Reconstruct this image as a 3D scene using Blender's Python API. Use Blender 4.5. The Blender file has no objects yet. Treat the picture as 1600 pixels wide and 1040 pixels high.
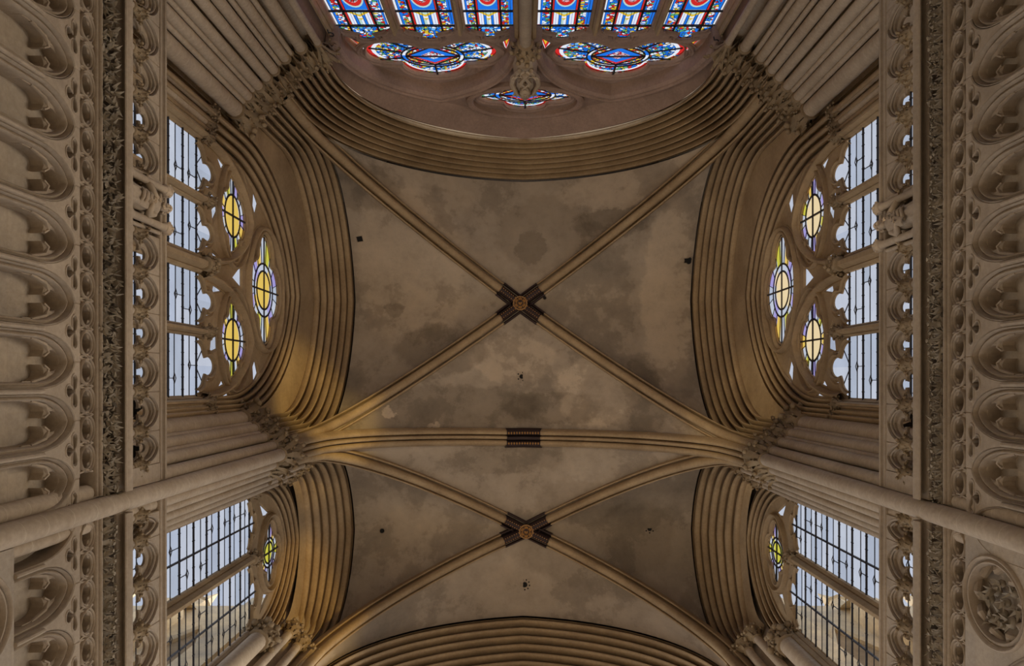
import bpy, bmesh, math, random
from math import sin, cos, pi, radians, sqrt, atan2, hypot, acos
from mathutils import Vector, Matrix
from mathutils.geometry import tessellate_polygon, delaunay_2d_cdt

random.seed(7)
SC = bpy.context.scene
COL = SC.collection

# ------------------------------------------------------------------ camera, sky, exposure
F, PX, PY = 1250.0, 817.0, 598.0
cd = bpy.data.cameras.new('camera')
cam = bpy.data.objects.new('camera', cd)
COL.objects.link(cam)
cd.sensor_fit = 'HORIZONTAL'
cd.sensor_width = 36.0
cd.lens = F / 1600 * 36
cd.shift_x = -(PX - 800) / 1600
cd.shift_y = (PY - 520) / 1600
cd.clip_start = 0.05
cd.clip_end = 400
cam.location = (0, 0, 0)
cam.rotation_euler = (pi, 0, 0)
SC.camera = cam

w = bpy.data.worlds.new('sky')
SC.world = w
w.use_nodes = True
bg = w.node_tree.nodes['Background']
bg.inputs[0].default_value = (0.88, 0.95, 1.10, 1)
bg.inputs[1].default_value = 1.0
SC.view_settings.view_transform = 'Standard'
SC.view_settings.look = 'None'
SC.view_settings.gamma = 1.0
SC.view_settings.use_curve_mapping = False
SC.view_settings.exposure = 0.0


def area_light(name, loc, target, size, power, color):
    l = bpy.data.lights.new(name, 'AREA')
    l.shape = 'RECTANGLE'
    l.size, l.size_y = size
    l.energy = power
    l.color = color
    o = bpy.data.objects.new(name, l)
    COL.objects.link(o)
    o.location = loc
    o.rotation_euler = (Vector(target) - Vector(loc)).to_track_quat('-Z', 'Y').to_euler()
    return o


area_light('floor_fill', (0, 1.5, -1.2), (0, 1.0, 20), (8.0, 9.0), 130, (1.0, 0.86, 0.68))  # added fill at floor level, brightens walls and vault from below
for nm, vec, en in (('fill_sun_right', (-1, -.1, -.42), 10.0), ('fill_sun_left', (1, -.1, -.42), 3.5)):  # two opposite wide suns added to strengthen daylight through the side windows
    l = bpy.data.lights.new(nm, 'SUN')
    l.energy = en
    l.angle = radians(50)
    l.color = (1.0, 0.9, 0.76)
    o = bpy.data.objects.new(nm, l)
    COL.objects.link(o)
    o.rotation_euler = Vector(vec).to_track_quat('-Z', 'Y').to_euler()


# ------------------------------------------------------------------ materials
def nt(name):
    m = bpy.data.materials.new(name)
    m.use_nodes = True
    t = m.node_tree
    for n in list(t.nodes):
        t.nodes.remove(n)
    out = t.nodes.new('ShaderNodeOutputMaterial')
    return m, t, out


def link(t, a, b):
    t.links.new(a, b)


def node(t, kind, **kw):
    n = t.nodes.new(kind)
    for k, v in kw.items():
        setattr(n, k, v)
    return n


def math_node(t, op, a, b=None, c=None):
    n = node(t, 'ShaderNodeMath', operation=op)
    for i, x in enumerate((a, b, c)):
        if x is None:
            continue
        if isinstance(x, (int, float)):
            n.inputs[i].default_value = x
        else:
            link(t, x, n.inputs[i])
    return n.outputs[0]


def mixc(t, fac, a, b, blend='MIX'):
    n = node(t, 'ShaderNodeMix', data_type='RGBA', blend_type=blend)
    for sock, x in ((n.inputs[0], fac), (n.inputs[6], a), (n.inputs[7], b)):
        if isinstance(x, (int, float)):
            sock.default_value = x
        elif isinstance(x, tuple):
            sock.default_value = x if len(x) == 4 else x + (1,)
        else:
            link(t, x, sock)
    return n.outputs[2]


def noise(t, vec, scale, detail=5, rough=0.6):
    n = node(t, 'ShaderNodeTexNoise')
    n.inputs['Scale'].default_value = scale
    n.inputs['Detail'].default_value = detail
    n.inputs['Roughness'].default_value = rough
    if vec is not None:
        link(t, vec, n.inputs['Vector'])
    return n.outputs[0]


def ramp(t, fac, stops, interp='LINEAR'):
    n = node(t, 'ShaderNodeValToRGB')
    cr = n.color_ramp
    cr.interpolation = interp
    while len(cr.elements) < len(stops):
        cr.elements.new(0.5)
    for e, (p, c) in zip(cr.elements, stops):
        e.position = p
        e.color = c if len(c) == 4 else tuple(c) + (1,)
    link(t, fac, n.inputs[0])
    return n.outputs[0]


def stone(name, light, dark, joints=None, bump=0.25, rough=0.85):
    """limestone with blotches, fine grain and, if asked for, faint course joints"""
    m, t, out = nt(name)
    geo = node(t, 'ShaderNodeNewGeometry')
    p = geo.outputs['Position']
    big = noise(t, p, 0.9, 6, 0.65)
    col = ramp(t, big, [(0.30, dark), (0.62, light)])
    fine = noise(t, p, 14.0, 6, 0.7)
    col = mixc(t, 0.35, col, ramp(t, fine, [(0.3, (0.55, 0.5, 0.45)), (0.7, (1.25, 1.22, 1.18))]), 'MULTIPLY')
    height = fine
    if joints:
        sep = node(t, 'ShaderNodeSeparateXYZ')
        link(t, p, sep.inputs[0])
        if joints[0] == 'drum':
            zz = math_node(t, 'ADD', sep.outputs[2], math_node(t, 'MULTIPLY', noise(t, p, 0.7, 0), 0.5))
            k = math_node(t, 'FRACT', math_node(t, 'DIVIDE', zz, joints[1]))
            line = math_node(t, 'LESS_THAN', k, 0.035)
            col = mixc(t, math_node(t, 'MULTIPLY', line, 0.35), col, (0.62, 0.52, 0.38))
        else:
            cmb = node(t, 'ShaderNodeCombineXYZ')
            link(t, sep.outputs[1], cmb.inputs[0])
            link(t, sep.outputs[2], cmb.inputs[1])
            br = node(t, 'ShaderNodeTexBrick')
            br.inputs['Scale'].default_value = 1.0
            br.inputs['Mortar Size'].default_value = 0.006
            br.inputs['Brick Width'].default_value = joints[1]
            br.inputs['Row Height'].default_value = joints[2]
            br.inputs['Color1'].default_value = (1.06, 1.03, 1.0, 1)
            br.inputs['Color2'].default_value = (0.88, 0.88, 0.90, 1)
            br.inputs['Mortar'].default_value = (0.95, 0.92, 0.88, 1)
            link(t, cmb.outputs[0], br.inputs['Vector'])
            col = mixc(t, 0.8, col, br.outputs['Color'], 'MULTIPLY')
    b = node(t, 'ShaderNodeBump')
    b.inputs['Strength'].default_value = bump
    b.inputs['Distance'].default_value = 0.02
    link(t, height, b.inputs['Height'])
    bs = node(t, 'ShaderNodeBsdfPrincipled')
    bs.inputs['Roughness'].default_value = rough
    bs.inputs['Specular IOR Level'].default_value = 0.25
    link(t, col, bs.inputs['Base Color'])
    link(t, b.outputs[0], bs.inputs['Normal'])
    link(t, bs.outputs[0], out.inputs[0])
    return m


def plain(name, color, rough=0.6, metallic=0.0):
    m, t, out = nt(name)
    geo = node(t, 'ShaderNodeNewGeometry')
    f = noise(t, geo.outputs['Position'], 25, 4)
    bs = node(t, 'ShaderNodeBsdfPrincipled')
    bs.inputs['Roughness'].default_value = rough
    bs.inputs['Metallic'].default_value = metallic
    c = mixc(t, f, tuple(x * 0.75 for x in color), tuple(min(1, x * 1.25) for x in color))
    link(t, c, bs.inputs['Base Color'])
    link(t, bs.outputs[0], out.inputs[0])
    return m


def glass(name, tint, vary=0.12):
    """thin leaded glass: coloured see-through pane with a little gloss"""
    m, t, out = nt(name)
    geo = node(t, 'ShaderNodeNewGeometry')
    p = geo.outputs['Position']
    n = noise(t, p, 2.2, 3)
    lo = tuple(x * (1 - vary) for x in tint)
    hi = tuple(min(1, x * (1 + vary)) for x in tint)
    c = mixc(t, n, lo, hi)
    tr = node(t, 'ShaderNodeBsdfTransparent')
    link(t, c, tr.inputs[0])
    gl = node(t, 'ShaderNodeBsdfGlossy')
    gl.inputs['Roughness'].default_value = 0.08
    gl.inputs['Color'].default_value = (0.8, 0.8, 0.8, 1)
    mx = node(t, 'ShaderNodeMixShader')
    mx.inputs[0].default_value = 0.05
    link(t, tr.outputs[0], mx.inputs[1])
    link(t, gl.outputs[0], mx.inputs[2])
    link(t, mx.outputs[0], out.inputs[0])
    return m


def mosaic(name, palette, scale=9.0, lead=0.07):
    """painted glass mosaic: coloured cells between thin leads"""
    m, t, out = nt(name)
    geo = node(t, 'ShaderNodeNewGeometry')
    p = geo.outputs['Position']
    v = node(t, 'ShaderNodeTexVoronoi')
    v.inputs['Scale'].default_value = scale
    link(t, p, v.inputs['Vector'])
    e = node(t, 'ShaderNodeTexVoronoi', feature='DISTANCE_TO_EDGE')
    e.inputs['Scale'].default_value = scale
    link(t, p, e.inputs['Vector'])
    sep = node(t, 'ShaderNodeSeparateColor')
    link(t, v.outputs['Color'], sep.inputs[0])
    n = len(palette)
    col = ramp(t, sep.outputs[0], [(i / n, c) for i, c in enumerate(palette)], 'CONSTANT')
    ed = math_node(t, 'LESS_THAN', e.outputs['Distance'], lead)
    col = mixc(t, ed, col, (0.012, 0.012, 0.015))
    tr = node(t, 'ShaderNodeBsdfTransparent')
    link(t, col, tr.inputs[0])
    link(t, tr.outputs[0], out.inputs[0])
    return m


def plaster(name):
    """old limewashed vault plaster with damp stains and worn patches"""
    m, t, out = nt(name)
    geo = node(t, 'ShaderNodeNewGeometry')
    p = geo.outputs['Position']
    mp = node(t, 'ShaderNodeMapping')
    mp.inputs['Scale'].default_value = (1, 1, 0.15)
    link(t, p, mp.inputs[0])
    p2 = mp.outputs[0]
    a = noise(t, p2, 0.45, 9, 0.68)
    col = ramp(t, a, [(0.30, (0.23, 0.188, 0.142)), (0.46, (0.31, 0.252, 0.188)), (0.49, (0.38, 0.31, 0.232)), (0.70, (0.46, 0.378, 0.285))])
    b = noise(t, p2, 1.7, 10, 0.75)
    col = mixc(t, 0.45, col, ramp(t, b, [(0.35, (0.72, 0.70, 0.68)), (0.5, (1.0, 1.0, 1.0)), (0.66, (1.15, 1.10, 1.05))]), 'MULTIPLY')
    # damp patches and bare spots where the photograph has them: x, y, rx, ry, lighter or darker
    wob = node(t, 'ShaderNodeTexNoise')
    wob.inputs['Scale'].default_value = 1.6
    wob.inputs['Detail'].default_value = 8
    wob.inputs['Roughness'].default_value = 0.7
    link(t, p2, wob.inputs['Vector'])
    off = node(t, 'ShaderNodeVectorMath', operation='MULTIPLY_ADD')
    off.inputs[1].default_value = (0.9, 0.9, 0)
    link(t, wob.outputs['Color'], off.inputs[0])
    link(t, p, off.inputs[2])
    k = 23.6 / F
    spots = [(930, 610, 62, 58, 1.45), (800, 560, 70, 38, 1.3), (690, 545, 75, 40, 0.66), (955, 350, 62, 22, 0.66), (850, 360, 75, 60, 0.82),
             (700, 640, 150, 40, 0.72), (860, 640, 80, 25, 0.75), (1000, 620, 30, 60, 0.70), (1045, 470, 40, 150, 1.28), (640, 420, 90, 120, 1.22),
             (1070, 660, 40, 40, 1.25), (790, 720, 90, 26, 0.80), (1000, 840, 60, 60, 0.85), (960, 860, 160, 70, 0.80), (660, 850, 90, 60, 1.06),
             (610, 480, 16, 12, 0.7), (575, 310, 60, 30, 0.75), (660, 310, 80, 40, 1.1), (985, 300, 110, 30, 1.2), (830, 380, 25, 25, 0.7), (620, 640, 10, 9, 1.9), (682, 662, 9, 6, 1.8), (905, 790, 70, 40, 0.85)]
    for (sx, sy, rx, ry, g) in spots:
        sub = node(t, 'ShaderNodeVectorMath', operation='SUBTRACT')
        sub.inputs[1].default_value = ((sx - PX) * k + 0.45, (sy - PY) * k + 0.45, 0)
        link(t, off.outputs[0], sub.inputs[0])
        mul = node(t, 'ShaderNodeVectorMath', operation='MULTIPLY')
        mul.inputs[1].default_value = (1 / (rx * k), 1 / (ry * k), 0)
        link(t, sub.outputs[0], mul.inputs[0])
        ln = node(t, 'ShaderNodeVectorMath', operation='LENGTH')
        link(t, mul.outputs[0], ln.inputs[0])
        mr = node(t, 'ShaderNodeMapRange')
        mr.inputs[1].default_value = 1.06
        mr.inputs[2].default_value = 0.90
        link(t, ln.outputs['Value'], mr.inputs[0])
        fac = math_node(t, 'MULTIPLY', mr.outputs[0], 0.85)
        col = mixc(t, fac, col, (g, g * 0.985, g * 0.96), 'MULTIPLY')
    bmp = node(t, 'ShaderNodeBump')
    bmp.inputs['Strength'].default_value = 0.2
    bmp.inputs['Distance'].default_value = 0.03
    link(t, b, bmp.inputs['Height'])
    bs = node(t, 'ShaderNodeBsdfPrincipled')
    bs.inputs['Roughness'].default_value = 0.9
    bs.inputs['Specular IOR Level'].default_value = 0.15
    link(t, col, bs.inputs['Base Color'])
    link(t, bmp.outputs[0], bs.inputs['Normal'])
    link(t, bs.outputs[0], out.inputs[0])
    return m


M = {}
M['wall'] = stone('ashlar_limestone', (0.46, 0.385, 0.29), (0.36, 0.30, 0.225), ('brick', 0.62, 0.34))
M['carved'] = stone('carved_limestone', (0.43, 0.345, 0.25), (0.32, 0.25, 0.175))
M['shaft'] = stone('shaft_limestone', (0.50, 0.405, 0.295), (0.40, 0.31, 0.215), ('drum', 0.42))
M['mould'] = stone('moulding_limestone', (0.42, 0.305, 0.175), (0.29, 0.20, 0.11))
M['leaf'] = stone('foliage_limestone', (0.37, 0.31, 0.225), (0.25, 0.205, 0.145))
M['capital'] = stone('capital_limestone', (0.36, 0.27, 0.16), (0.22, 0.155, 0.09))
M['dark'] = stone('dark_limestone', (0.17, 0.13, 0.095), (0.11, 0.085, 0.06))  # darker limestone tone for slab, frieze hollow and lettering
M['north'] = stone('rosy_limestone', (0.36, 0.25, 0.195), (0.25, 0.175, 0.135))
M['plaster'] = plaster('vault_plaster')
M['lead'] = plain('lead', (0.014, 0.014, 0.02), 0.5)
M['black'] = plain('black_painted_metal', (0.012, 0.012, 0.013), 0.45)
M['chrome'] = plain('lamp_glass', (0.55, 0.58, 0.62), 0.2, 0.6)
M['red'] = plain('red_lamp_filter', (0.5, 0.05, 0.04), 0.3)
M['hole'] = plain('hole_shadow', (0.008, 0.007, 0.006), 0.9)
M['maroon'] = plain('maroon_paint', (0.030, 0.013, 0.010), 0.7)
M['gold'] = plain('old_gilding', (0.36, 0.18, 0.05), 0.5)
M['iron'] = plain('wrought_iron', (0.02, 0.017, 0.015), 0.6)
M['glass'] = glass('clear_leaded_glass', (0.60, 0.60, 0.61))
M['glass2'] = glass('pale_blue_leaded_glass', (0.51, 0.53, 0.57))
M['glass3'] = glass('greyed_leaded_glass', (0.47, 0.49, 0.52))
M['yellow'] = glass('yellow_glass', (0.86, 0.55, 0.10), 0.05)
M['peach'] = glass('peach_glass', (0.95, 0.70, 0.36), 0.05)
M['lime'] = glass('yellow_green_glass', (0.66, 0.58, 0.06), 0.08)
M['lilac'] = glass('lilac_glass', (0.42, 0.34, 0.62), 0.08)
W_, B_, R_, Y_, G_, L_ = (0.92, 0.92, 0.90), (0.015, 0.19, 0.72), (0.72, 0.025, 0.02), (0.86, 0.56, 0.03), (0.13, 0.42, 0.17), (0.18, 0.52, 0.85)
P_ = (0.85, 0.42, 0.40)
M['st_white'] = glass('white_stained_glass', (0.93, 0.90, 0.86), 0.08)
M['st_blue'] = glass('blue_stained_glass', B_, 0.15)
M['st_red'] = glass('red_stained_glass', R_, 0.15)
M['st_yellow'] = glass('yellow_stained_glass', Y_, 0.12)
M['st_green'] = glass('green_stained_glass', G_, 0.15)
M['st_pale'] = glass('pale_green_stained_glass', (0.55, 0.72, 0.58), 0.15)
M['st_pink'] = glass('pink_stained_glass', (0.85, 0.55, 0.42), 0.15)
M['mo_border'] = mosaic('border_mosaic_glass', [R_, B_, W_, G_, Y_, B_, W_, R_], 15)
M['mo_blue'] = mosaic('blue_mosaic_glass', [B_, W_, B_, R_, B_, Y_, L_, G_, B_, W_], 14)
M['mo_ring'] = mosaic('ring_mosaic_glass', [R_, W_, Y_, G_, B_, W_, R_, Y_], 15)
M['mo_figure'] = mosaic('painted_figure_glass', [P_, W_, P_, R_, (0.6, 0.35, 0.3)], 13, 0.07)


# ------------------------------------------------------------------ object helpers
def props(o, label=None, cat=None, group=None, kind=None):
    if label:
        o['label'] = label
    if cat:
        o['category'] = cat
    if group:
        o['group'] = group
    if kind:
        o['kind'] = kind
    return o


def thing(name, label, cat, loc=(0, 0, 0), group=None, kind=None):
    o = bpy.data.objects.new(name, None)
    o.empty_display_size = 0.2
    COL.objects.link(o)
    o.location = loc
    return props(o, label, cat, group, kind)


class MB:
    def __init__(self):
        self.v, self.f = [], []

    def add(self, verts, faces):
        n = len(self.v)
        self.v.extend(tuple(x) for x in verts)
        self.f.extend(tuple(i + n for i in f) for f in faces)

    def grid(self, rows, closed_u=False, closed_v=False):
        n = len(rows[0])
        vs = [p for r in rows for p in r]
        fs = []
        R = len(rows)
        for i in range(R if closed_v else R - 1):
            for j in range(n if closed_u else n - 1):
                a, b = i * n + j, i * n + (j + 1) % n
                c, d = ((i + 1) % R) * n + (j + 1) % n, ((i + 1) % R) * n + j
                fs.append((a, b, c, d))
        self.add(vs, fs)

    def box(self, lo, hi):
        x0, y0, z0 = lo
        x1, y1, z1 = hi
        self.add([(x0, y0, z0), (x1, y0, z0), (x1, y1, z0), (x0, y1, z0), (x0, y0, z1), (x1, y0, z1), (x1, y1, z1), (x0, y1, z1)],
                 [(0, 3, 2, 1), (4, 5, 6, 7), (0, 1, 5, 4), (1, 2, 6, 5), (2, 3, 7, 6), (3, 0, 4, 7)])

    def tube(self, pts, r, n=8, closed=False, caps=True):
        pts = [Vector(p) for p in pts]
        N = len(pts)
        rad = r if isinstance(r, (list, tuple)) else [r] * N
        rows = []
        up = None
        for i, p in enumerate(pts):
            a = pts[(i - 1) % N] if (closed or i > 0) else p
            b = pts[(i + 1) % N] if (closed or i < N - 1) else p
            tg = (b - a).normalized()
            if up is None:
                up = Vector((0, 0, 1)) if abs(tg.z) < 0.9 else Vector((1, 0, 0))
            s = tg.cross(up).normalized()
            up = s.cross(tg).normalized()
            rows.append([tuple(p + (s * cos(2 * pi * k / n) + up * sin(2 * pi * k / n)) * rad[i]) for k in range(n)])
        self.grid(rows, True, closed)
        if caps and not closed:
            base = len(self.v) - N * n
            self.f.append(tuple(base + k for k in range(n))[::-1])
            self.f.append(tuple(base + (N - 1) * n + k for k in range(n)))

    def lathe(self, c, prof, n=12, squash=(1, 1)):
        rows = [[(c[0] + r * cos(2 * pi * k / n) * squash[0], c[1] + r * sin(2 * pi * k / n) * squash[1], c[2] + z) for k in range(n)] for r, z in prof]
        self.grid(rows, True)
        base = len(self.v) - len(prof) * n
        self.f.append(tuple(base + k for k in range(n))[::-1])
        self.f.append(tuple(base + (len(prof) - 1) * n + k for k in range(n)))

    def ball(self, c, r, n=8, m=5):
        rx, ry, rz = r if isinstance(r, tuple) else (r, r, r)
        rows = []
        for i in range(m + 1):
            th = -pi / 2 + pi * min(max(i / m, 0.03), 0.97)
            rows.append([(c[0] + rx * cos(th) * cos(2 * pi * k / n), c[1] + ry * cos(th) * sin(2 * pi * k / n), c[2] + rz * sin(th)) for k in range(n)])
        self.grid(rows, True)
        base = len(self.v) - len(rows) * n
        self.f.append(tuple(base + k for k in range(n))[::-1])
        self.f.append(tuple(base + m * n + k for k in range(n)))

    def mesh(self, name, mat, angle=40, fix=True):
        me = bpy.data.meshes.new(name)
        me.from_pydata(self.v, [], self.f)
        if fix:
            b = bmesh.new()
            b.from_mesh(me)
            bmesh.ops.remove_doubles(b, verts=b.verts, dist=1e-5)
            bmesh.ops.recalc_face_normals(b, faces=b.faces)
            b.to_mesh(me)
            b.free()
        me.polygons.foreach_set('use_smooth', [True] * len(me.polygons))
        me.set_sharp_from_angle(angle=radians(angle))
        me.materials.append(mat)
        return me

    def obj(self, name, mat, parent=None, angle=40, fix=True):
        return place(name, self.mesh(name, mat, angle, fix), parent)


def place(name, me, parent=None, loc=None):
    o = bpy.data.objects.new(name, me)
    COL.objects.link(o)
    if parent is not None:
        o.parent = parent
        if loc is None and parent.type == 'EMPTY':
            L = parent.location.copy()
            q = parent.parent
            while q is not None:
                L = L + q.location
                q = q.parent
            loc = -L
    if loc is not None:
        o.location = loc
    return o


FRAMES = {
    'left': lambda s, z, d: (-d, s, z),
    'right': lambda s, z, d: (d, s, z),
    'north': lambda s, z, d: (s, -d, z),
    'south': lambda s, z, d: (s, d, z),
}


def offset_loop(pts, off, closed=True):
    """shift a 2D outline along its left normal"""
    n = len(pts)
    out = []
    for i in range(n):
        p = Vector(pts[i])
        a = Vector(pts[(i - 1) % n]) if closed or i > 0 else p
        b = Vector(pts[(i + 1) % n]) if closed or i < n - 1 else p
        e1, e2 = (p - a), (b - p)
        if e1.length < 1e-9:
            e1 = e2
        if e2.length < 1e-9:
            e2 = e1
        n1 = Vector((-e1.y, e1.x)).normalized()
        n2 = Vector((-e2.y, e2.x)).normalized()
        m = n1 + n2
        if m.length < 1e-6:
            m = n1
        m.normalize()
        k = 1 / max(0.5, m.dot(n1))
        out.append((p.x + m.x * off * k, p.y + m.y * off * k))
    return out


def area2(pts):
    return sum(pts[i][0] * pts[(i + 1) % len(pts)][1] - pts[(i + 1) % len(pts)][0] * pts[i][1] for i in range(len(pts))) / 2


def ccw(pts):
    return list(pts) if area2(pts) > 0 else list(pts)[::-1]


def inside(x, y, poly):
    c = False
    j = len(poly) - 1
    for i in range(len(poly)):
        xi, yi = poly[i]
        xj, yj = poly[j]
        if (yi > y) != (yj > y) and x < (xj - xi) * (y - yi) / (yj - yi) + xi:
            c = not c
        j = i
    return c


def plate(mb, outer, holes, d0, d1, fr, ch=0.0, back=False):
    """a slab of stone in a wall plane with openings; front face at depth d0, chamfered edges of width ch"""
    outer = ccw(outer)
    holes = [ccw(h)[::-1] for h in holes]
    loops = [outer] + holes
    front = [offset_loop(l, ch) for l in loops] if ch else loops
    def cap(ls, d):
        vs, es = [], []
        for l in ls:
            n0 = len(vs)
            vs += [Vector((p[0], p[1])) for p in l]
            es += [(n0 + i, n0 + (i + 1) % len(l)) for i in range(len(l))]
        r = delaunay_2d_cdt(vs, es, [], 1, 1e-6)
        keep = []
        for f in r[2]:
            x = sum(r[0][i].x for i in f) / len(f)
            y = sum(r[0][i].y for i in f) / len(f)
            if inside(x, y, ls[0]) and not any(inside(x, y, h) for h in ls[1:]):
                keep.append(tuple(f))
        mb.add([fr(v.x, v.y, d) for v in r[0]], keep)
    cap(front, d0)
    if back:
        cap(loops, d1)
    for l, fl in zip(loops, front):
        rows = []
        if ch:
            rows.append([fr(p[0], p[1], d0) for p in fl])
        rows.append([fr(p[0], p[1], d0 + ch) for p in l])
        rows.append([fr(p[0], p[1], d1) for p in l])
        mb.grid(rows, True)


def sweep(mb, pts, prof, fr, closed=False):
    """profile of (offset from path, depth) drawn along a path in a wall plane"""
    rows = []
    for (n, d) in prof:
        o = offset_loop(pts, n, closed) if n else pts
        rows.append([fr(p[0], p[1], d) for p in o])
    mb.grid(rows, closed)


def bead(w, d, h, n=5):
    """half-round roll, w wide, standing h proud of depth d"""
    return [(-w / 2 * cos(pi * k / n), d - h * sin(pi * k / n)) for k in range(n + 1)]


def roll_with_fillets(w, d, h):
    return [(-w * .5, d + .03), (-w * .5, d), (-w * .36, d), (-w * .3, d + .015), (-w * .26, d), (-w * .2, d - h * .7), (-w * .08, d - h), (w * .08, d - h),
            (w * .2, d - h * .7), (w * .26, d), (w * .3, d + .015), (w * .36, d), (w * .5, d), (w * .5, d + .03)]


# ------------------------------------------------------------------ arches
def unit_arc(n, k):
    """quarter outline of a pointed arch from springing (1,0) to apex (0,1)"""
    th = acos((k - 1) / k)
    H = k * sin(th)
    return [((1 - k) + k * cos(th * i / n), k * sin(th * i / n) / H) for i in range(n + 1)]


def arch_pts(s0, s1, zs, zst, sm, zap, n=16, k=1.25, nst=3):
    L = [(s0, zs + (zst - zs) * i / nst) for i in range(nst)]
    R = [(s1, zs + (zst - zs) * i / nst) for i in range(nst)]
    for x, y in unit_arc(n, k):
        z = zst + (zap - zst) * y
        L.append((sm + (s0 - sm) * x, z))
        R.append((sm + (s1 - sm) * x, z))
    return L + R[::-1][1:]


def lerp(A, B, q):
    return tuple(a + (b - a) * q for a, b in zip(A, B))


ROLL = [(0, 0), (0.02, -1.6), (.06, -2.9), (.27, -2.9), (.32, -1.2), (.36, .1), (.44, .75), (.56, 1.05), (.68, 1.05), (.80, .75), (.90, .1), (.94, -.25), (1, 0)]


def order_stations(A, B, q0, q1, h, cd=0.75, cs=0.65):
    out = []
    for (q, b) in ROLL:
        st = list(lerp(A, B, q0 + (q1 - q0) * q))
        st[0] -= b * h * cd
        st[1] += b * h * cs
        st[2] -= b * h * cs
        st[6] -= b * h * cs
        out.append(tuple(st))
    return out


def arch_loft(stations, fr, name, mat, parent, n=16, k=1.25, angle=50):
    mb = MB()
    rows = []
    for (d, s0, s1, zs, zst, sm, zap) in stations:
        rows.append([fr(s, z, d) for s, z in arch_pts(s0, s1, zs, zst, sm, zap, n, k)])
    mb.grid(rows)
    return mb.obj(name, mat, parent, angle)


def orders(A, B, n, h, fr, parent, mat, k=1.25, name='arch_order', nn=16):
    for i in range(n):
        arch_loft(order_stations(A, B, i / n, (i + 1) / n, h), fr, name, mat, parent, nn, k)


# ------------------------------------------------------------------ carved foliage
def leaf_verts(r, lobes=5, curl=0.45, notch=0.55, ridge=0.12):
    """palmate leaf lying in local XY, stalk towards -Y, tip curling to +Z"""
    vs = [(0, -0.15 * r, ridge * r)]
    n = lobes * 2 + 1
    ring = []
    for i in range(n):
        a = radians(-145 + 290 * i / (n - 1)) + pi / 2
        rr = r * (1.0 if i % 2 else notch)
        if i in (0, n - 1):
            rr = r * 0.35
        x, y = rr * cos(a), rr * sin(a)
        q = hypot(x, y) / r
        ring.append((x, y, curl * r * q * q - (0 if i % 2 else 0.14 * r)))
    mid = [(x * .55, y * .55 - .05 * r, z * .3 + ridge * r * (1.2 if i % 2 else 0.1)) for i, (x, y, z) in enumerate(ring)]
    vs += mid + ring
    fs = []
    for i in range(n - 1):
        fs.append((0, 1 + i, 2 + i))
        fs.append((1 + i, 1 + n + i, 2 + n + i, 2 + i))
    return vs, fs


def crocket(mb, base, out, up, length, width, bulb=True):
    """a leaf stalk that leans out from a capital bell and curls over into a bud"""
    base, out, up = Vector(base), Vector(out).normalized(), Vector(up).normalized()
    side = out.cross(up).normalized()
    pr = [(0, 0, .55), (.12, .35, .8), (.22, .7, 1.0), (.48, .98, .9), (.72, .92, .55), (.70, .72, .25)]
    rows = []
    for (o, u, wd) in pr:
        c = base + out * o * length + up * u * length
        rows.append([tuple(c - side * wd * width / 2), tuple(c + (out * .25 + up * .1) * width * .5 * wd), tuple(c + side * wd * width / 2)])
    mb.grid(rows)
    if bulb:
        c = base + out * .62 * length + up * .80 * length
        mb.ball(c, width * .42, 6, 4)


def capital_mesh(r, h, spread=1.9, seed=0, leaves=6):
    """carved capital round the origin, ring at z=0, abacus at z=h"""
    rnd = random.Random(seed)
    mb = MB()
    mb.lathe((0, 0, 0), [(r * 1.0, -.02), (r * 1.3, 0.0), (r * 1.32, h * .05), (r * 1.08, h * .1), (r * 1.02, h * .3), (r * 1.12, h * .6), (r * 1.45, h * .84), (r * 1.6, h * .86),
                         (r * spread, h * .88), (r * spread, h * .97), (r * (spread - .1), h)], 10)
    for tier in range(2):
        for i in range(leaves):
            a = 2 * pi * (i + .5 * tier) / leaves + rnd.uniform(-.15, .15)
            o = (cos(a), sin(a), 0)
            zz = h * (.1 + .34 * tier)
            crocket(mb, (o[0] * r * 1.0, o[1] * r * 1.0, zz), o, (0, 0, 1), h * rnd.uniform(.44, .54), r * rnd.uniform(.85, 1.1))
            for q in (-1, 1):
                aa = a + q * .32
                mb.ball((cos(aa) * r * 1.45, sin(aa) * r * 1.45, zz + h * .28), r * rnd.uniform(.16, .24), 5, 3)
    return mb.mesh('capital', M['capital'], 55)


CAPS = {}


def capital(parent, x, y, z, r, h, seed):
    key = (round(r, 3), round(h, 3), seed % 3)
    if key not in CAPS:
        CAPS[key] = capital_mesh(r, h, 1.75 if r > .15 else 2.25, seed % 3, 7)
    return place('capital', CAPS[key], parent, (x, y, z))


def shaft(parent, x, y, z0, z1, r, cap_h=0, seed=0, keel=False):
    mb = MB()
    n = 14
    prof = [(r, z0), (r, z0 + (z1 - z0) * .33), (r, z0 + (z1 - z0) * .66), (r, z1)]
    mb.lathe((0, 0, 0), prof, n)
    o = place('shaft', mb.mesh('shaft', M['shaft'], 50), parent, (x, y, 0))
    if cap_h:
        capital(o, 0, 0, z1, r, cap_h, seed)
    return o


SIDES = ('left', 'right')
SGN = {'left': -1, 'right': 1}
DY = {'left': 0.0, 'right': 0.10}

# ================================================================== SETTING: floor, sky-blocking slab, walls
mb = MB()
mb.box((-14, -9, -1.8), (14, 30, -1.55))
props(mb.obj('floor', M['wall']), 'pale stone church floor below the camera', 'floor', kind='structure')

ceiling = thing('ceiling', 'plastered four-part vault ceiling over both bays', 'ceiling', kind='structure')
mb = MB()
mb.box((-7.4, -8.6, 25.9), (7.4, 9.0, 26.2))
mb.obj('sky_block_slab', M['dark'], ceiling)  # unseen slab added over the webs to keep sky light from leaking in

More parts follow.
